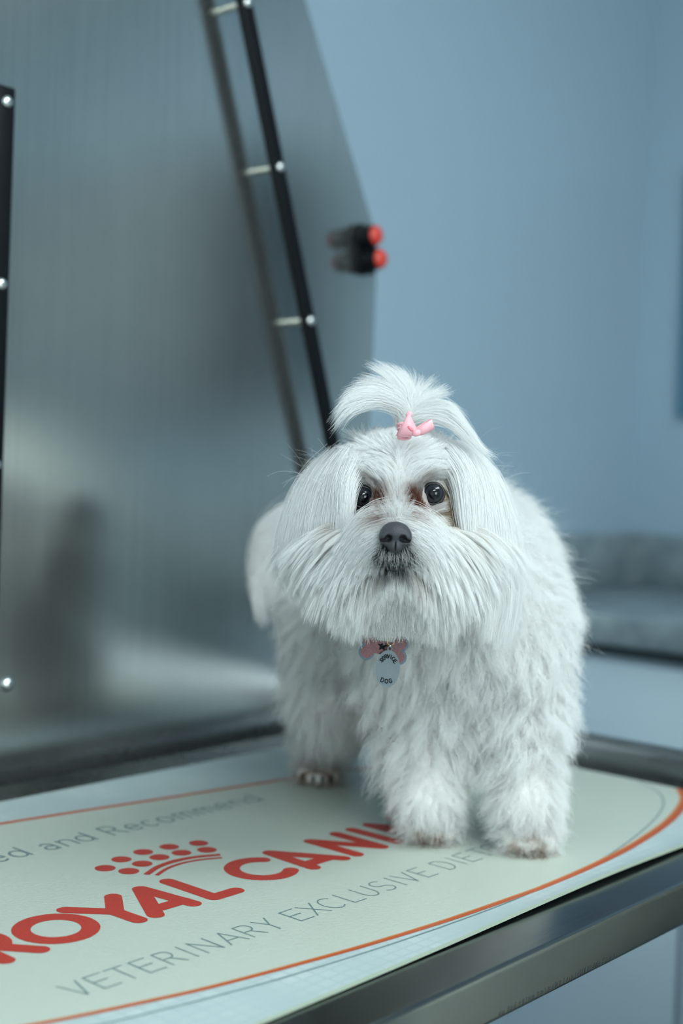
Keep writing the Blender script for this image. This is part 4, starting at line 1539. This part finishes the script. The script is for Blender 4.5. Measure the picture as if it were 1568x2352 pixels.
BF_ = Flat(W(881, 1488, .990), -7, 4)
base = plate('bone_tag', bone(12.2, 6.1, 5.0, 0), BF_, -1.2, 0.0, M_tagdark, cl)
base['label'] = 'red glitter bone tag with dark rim'
plate('glitter_face', bone(12.0, 4.7, 4.9, 0), BF_, -0.2, 0.25, glitter(), cl, base)
star = []
for k in range(10):
    a = math.radians(90 + 36 * k); r = 4.0 if k % 2 == 0 else 1.9
    star.append((-1.2 + r * math.cos(a), 1.0 + r * math.sin(a)))
plate('star', star, BF_, .2, .38, M_ink, cl, base)
OF = Flat(W(890, 1536, .983), -2, 0)
oval = [(9.1 * math.cos(2 * math.pi * k / 48), 13.9 * math.sin(2 * math.pi * k / 48)) for k in range(48)]
ov = plate('oval_tag', oval, OF, -0.9, 0, M_tag, cl)
ov['label'] = 'oval grey metal tag reading SERVICE DOG'
bm = bmesh.new()
tube(bm, [OF(1.6 * math.cos(2 * math.pi * k / 18) + .6, 15.0 + 1.6 * math.sin(2 * math.pi * k / 18), -.4) for k in range(18)], .0006, 6, True)
o = bm_obj('tag_loop', bm, M_tag, None, True, 180); o.parent = ov
bm = bmesh.new()
tube(bm, [OF(.8 + 2.6 * math.cos(2 * math.pi * k / 22), 20.2 + 2.6 * math.sin(2 * math.pi * k / 22), -.2) for k in range(22)], .0004, 6, True)
bm_obj('ring', bm, M_gold, cl, True, 180)
bm = bmesh.new()
tube(bm, [OF(.6, 16.0, .3), OF(.7, 17.2, .6), OF(.8, 18.2, .3)], .0006, 6)
bm_obj('ring_link', bm, M_chrome, cl, True, 180)
V, Fc = [], []
for ch, th in zip('SERVICE', np.linspace(140, 40, 7)):
    a = math.radians(th)
    bx, by = 6.6 * math.cos(a), 9.6 * math.sin(a) - .3
    rot = math.radians((th - 90) * .72)
    w_ = 1.0 if ch == 'I' else 1.7
    for pl in glyph(ch):
        q = [((p[0] - .5) * w_, (p[1] - .5) * 2.6) for p in pl]
        q = [(bx + x * math.cos(rot) - y * math.sin(rot), by + x * math.sin(rot) + y * math.cos(rot)) for x, y in q]
        strokes_geo([q], .72, V, Fc, lambda p, l: OF(p[0], p[1], .08 + 1000 * l), 8)
for ch, xx_, yy_, rt in (('D', -3.3, -8.6, -14), ('O', -.3, -9.3, 0), ('G', 2.7, -8.8, 14)):
    rot = math.radians(rt)
    for pl in glyph(ch):
        q = [((p[0] - .5) * 2.1, (p[1] - .5) * 3.0) for p in pl]
        q = [(xx_ + x * math.cos(rot) - y * math.sin(rot), yy_ + x * math.sin(rot) + y * math.cos(rot)) for x, y in q]
        strokes_geo([q], .72, V, Fc, lambda p, l: OF(p[0], p[1], .08 + 1000 * l), 8)
o = np_obj('lettering', V, Fc, M_ink, None); o.parent = ov
# faint worn dots on the tag
V, Fc = [], []
for x, y in ((-.3, 3.1), (.2, 1.3), (0, -.6), (.1, -2.2)):
    strokes_geo([[(x, y), (x + .05, y + .2)]], .7, V, Fc, lambda p, l: OF(p[0], p[1], .06 + 1000 * l), 10)
o = np_obj('worn_dots', V, Fc, plain('worn_print', (.20, .17, .17), .5), None); o.parent = ov
# collar band round the neck, mostly under the coat
ca_, cb_ = W(935, 1190, 1.04), W(1040, 1360, 1.13)
nax = unit(cb_ - ca_); nce = ca_ * .55 + cb_ * .45
e1 = unit(np.cross(nax, UP)); e2 = np.cross(nax, e1)
bm = bmesh.new()
ring_pts = [nce + (e1 * math.cos(2 * math.pi * k / 40) + e2 * math.sin(2 * math.pi * k / 40)) * .058 for k in range(40)]
tube(bm, [tuple(p) for p in ring_pts], .0035, 8, True)
bm_obj('collar_band', bm, plain('red_collar', (.30, .04, .06), .6), cl, True, 180)

# ------------------------------------------------ pink bow
M_pink = plain('pink_satin', (0.86, 0.42, 0.47), 0.35, var=.04, vscale=200)
M_pink_shade = plain('pink_satin_inside', (0.78, 0.20, 0.25), 0.4)
bw = empty('hair_bow', tuple(W(950, 985, .949)))
tag(bw, 'small pink satin bow tied around the topknot hair', 'bow')
BO = Flat(W(950, 986, .949))


def ribbon(name, mid, wdir, w, mat):
    """strip along mid (mm in the bow's plane), each with its own width vector"""
    mid = catmull(np.array(mid, float), 6)
    wd = catmull(np.array(wdir, float), 6)
    m_ = len(mid)
    ww = np.interp(np.linspace(0, 1, m_), np.linspace(0, 1, len(w)), w)
    A = mid + unit(wd) * ww[:, None] / 2; B = mid - unit(wd) * ww[:, None] / 2
    V = [BO(*p) for p in A] + [BO(*p) for p in mid] + [BO(*p) for p in B]
    Fc = [(r * m_ + i, r * m_ + i + 1, (r + 1) * m_ + i + 1, (r + 1) * m_ + i) for r in (0, 1) for i in range(m_ - 1)]
    o = np_obj(name, V, Fc, mat, bw, True)
    sm = o.modifiers.new('thickness', 'SOLIDIFY'); sm.thickness = .00035
    return o


# big left loop opening towards the viewer
ribbon('left_loop', [(2.0, -2.4, .5), (-3, 0.4, 2.2), (-7.2, 2.8, 1.6), (-8.6, 3.4, -.6), (-7.0, 2.4, -2.4), (-3, 0.3, -2.2), (1, -2, -1)],
       [(.35, 1, 0), (.45, 1, .1), (.5, 1, .15), (.5, 1, .1), (.5, 1, 0), (.4, 1, 0), (.4, 1, 0)], [4.5, 12, 18.5, 19, 18, 11, 4.5], M_pink)
ribbon('right_loop', [(1.0, -2.0, 0), (6, -0.5, 2.2), (12.0, 3.2, 1.4), (13.5, 4.4, 0), (11.5, 4.2, -1.6), (6, 1.2, -1.8), (1, -1.5, -1)],
       [(0, 1, .1), (-.2, 1, .2), (-.35, 1, .3), (-.35, 1, .2), (-.3, 1, .0), (-.2, 1, 0), (0, 1, 0)], [5, 7, 7.5, 7, 6.5, 6, 5], M_pink)
bm = bmesh.new()
bmesh.ops.create_uvsphere(bm, u_segments=16, v_segments=10, radius=1)
for v in bm.verts:
    v.co = Vector(BO(2.2 + v.co.x * 3.3 + .8 * v.co.y, -2.4 + v.co.y * 2.9, .8 + v.co.z * 2.6))
bm_obj('knot', bm, M_pink, bw, True, 180)
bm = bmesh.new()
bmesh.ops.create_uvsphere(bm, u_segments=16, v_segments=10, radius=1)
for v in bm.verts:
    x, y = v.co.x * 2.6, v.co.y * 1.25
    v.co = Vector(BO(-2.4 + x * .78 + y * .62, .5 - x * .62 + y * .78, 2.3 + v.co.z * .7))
bm_obj('loop_opening', bm, M_pink_shade, bw, True, 180)  # darker pink blob paints the shade in the hollow of the loop
bm = bmesh.new()
bmesh.ops.create_uvsphere(bm, u_segments=14, v_segments=8, radius=1)
for v in bm.verts:
    v.co = Vector(BO(-3.7 + v.co.x * 2.5 + .3 * v.co.y, 10.4 + v.co.y * 2.6 + .25 * v.co.x, .2 + v.co.z * 1.4))
bm_obj('loop_curl', bm, M_pink, bw, True, 180)
# ribbed elastic behind the bow
for k in range(4):
    bm = bmesh.new()
    cxy = (-7.5 + .3 * k, 3.0 - 3.0 * k)
    tube(bm, [BO(cxy[0] + 4.2 * math.cos(2 * math.pi * j / 20), cxy[1] + 1.2 * math.sin(2 * math.pi * j / 20) + 0.25 * 4.2 * math.cos(2 * math.pi * j / 20) * .3,
                 -4.5 + 4.2 * math.sin(2 * math.pi * j / 20)) for j in range(20)], .0011, 8, True)
    bm_obj('elastic_band', bm, M_pink, bw, True, 180)
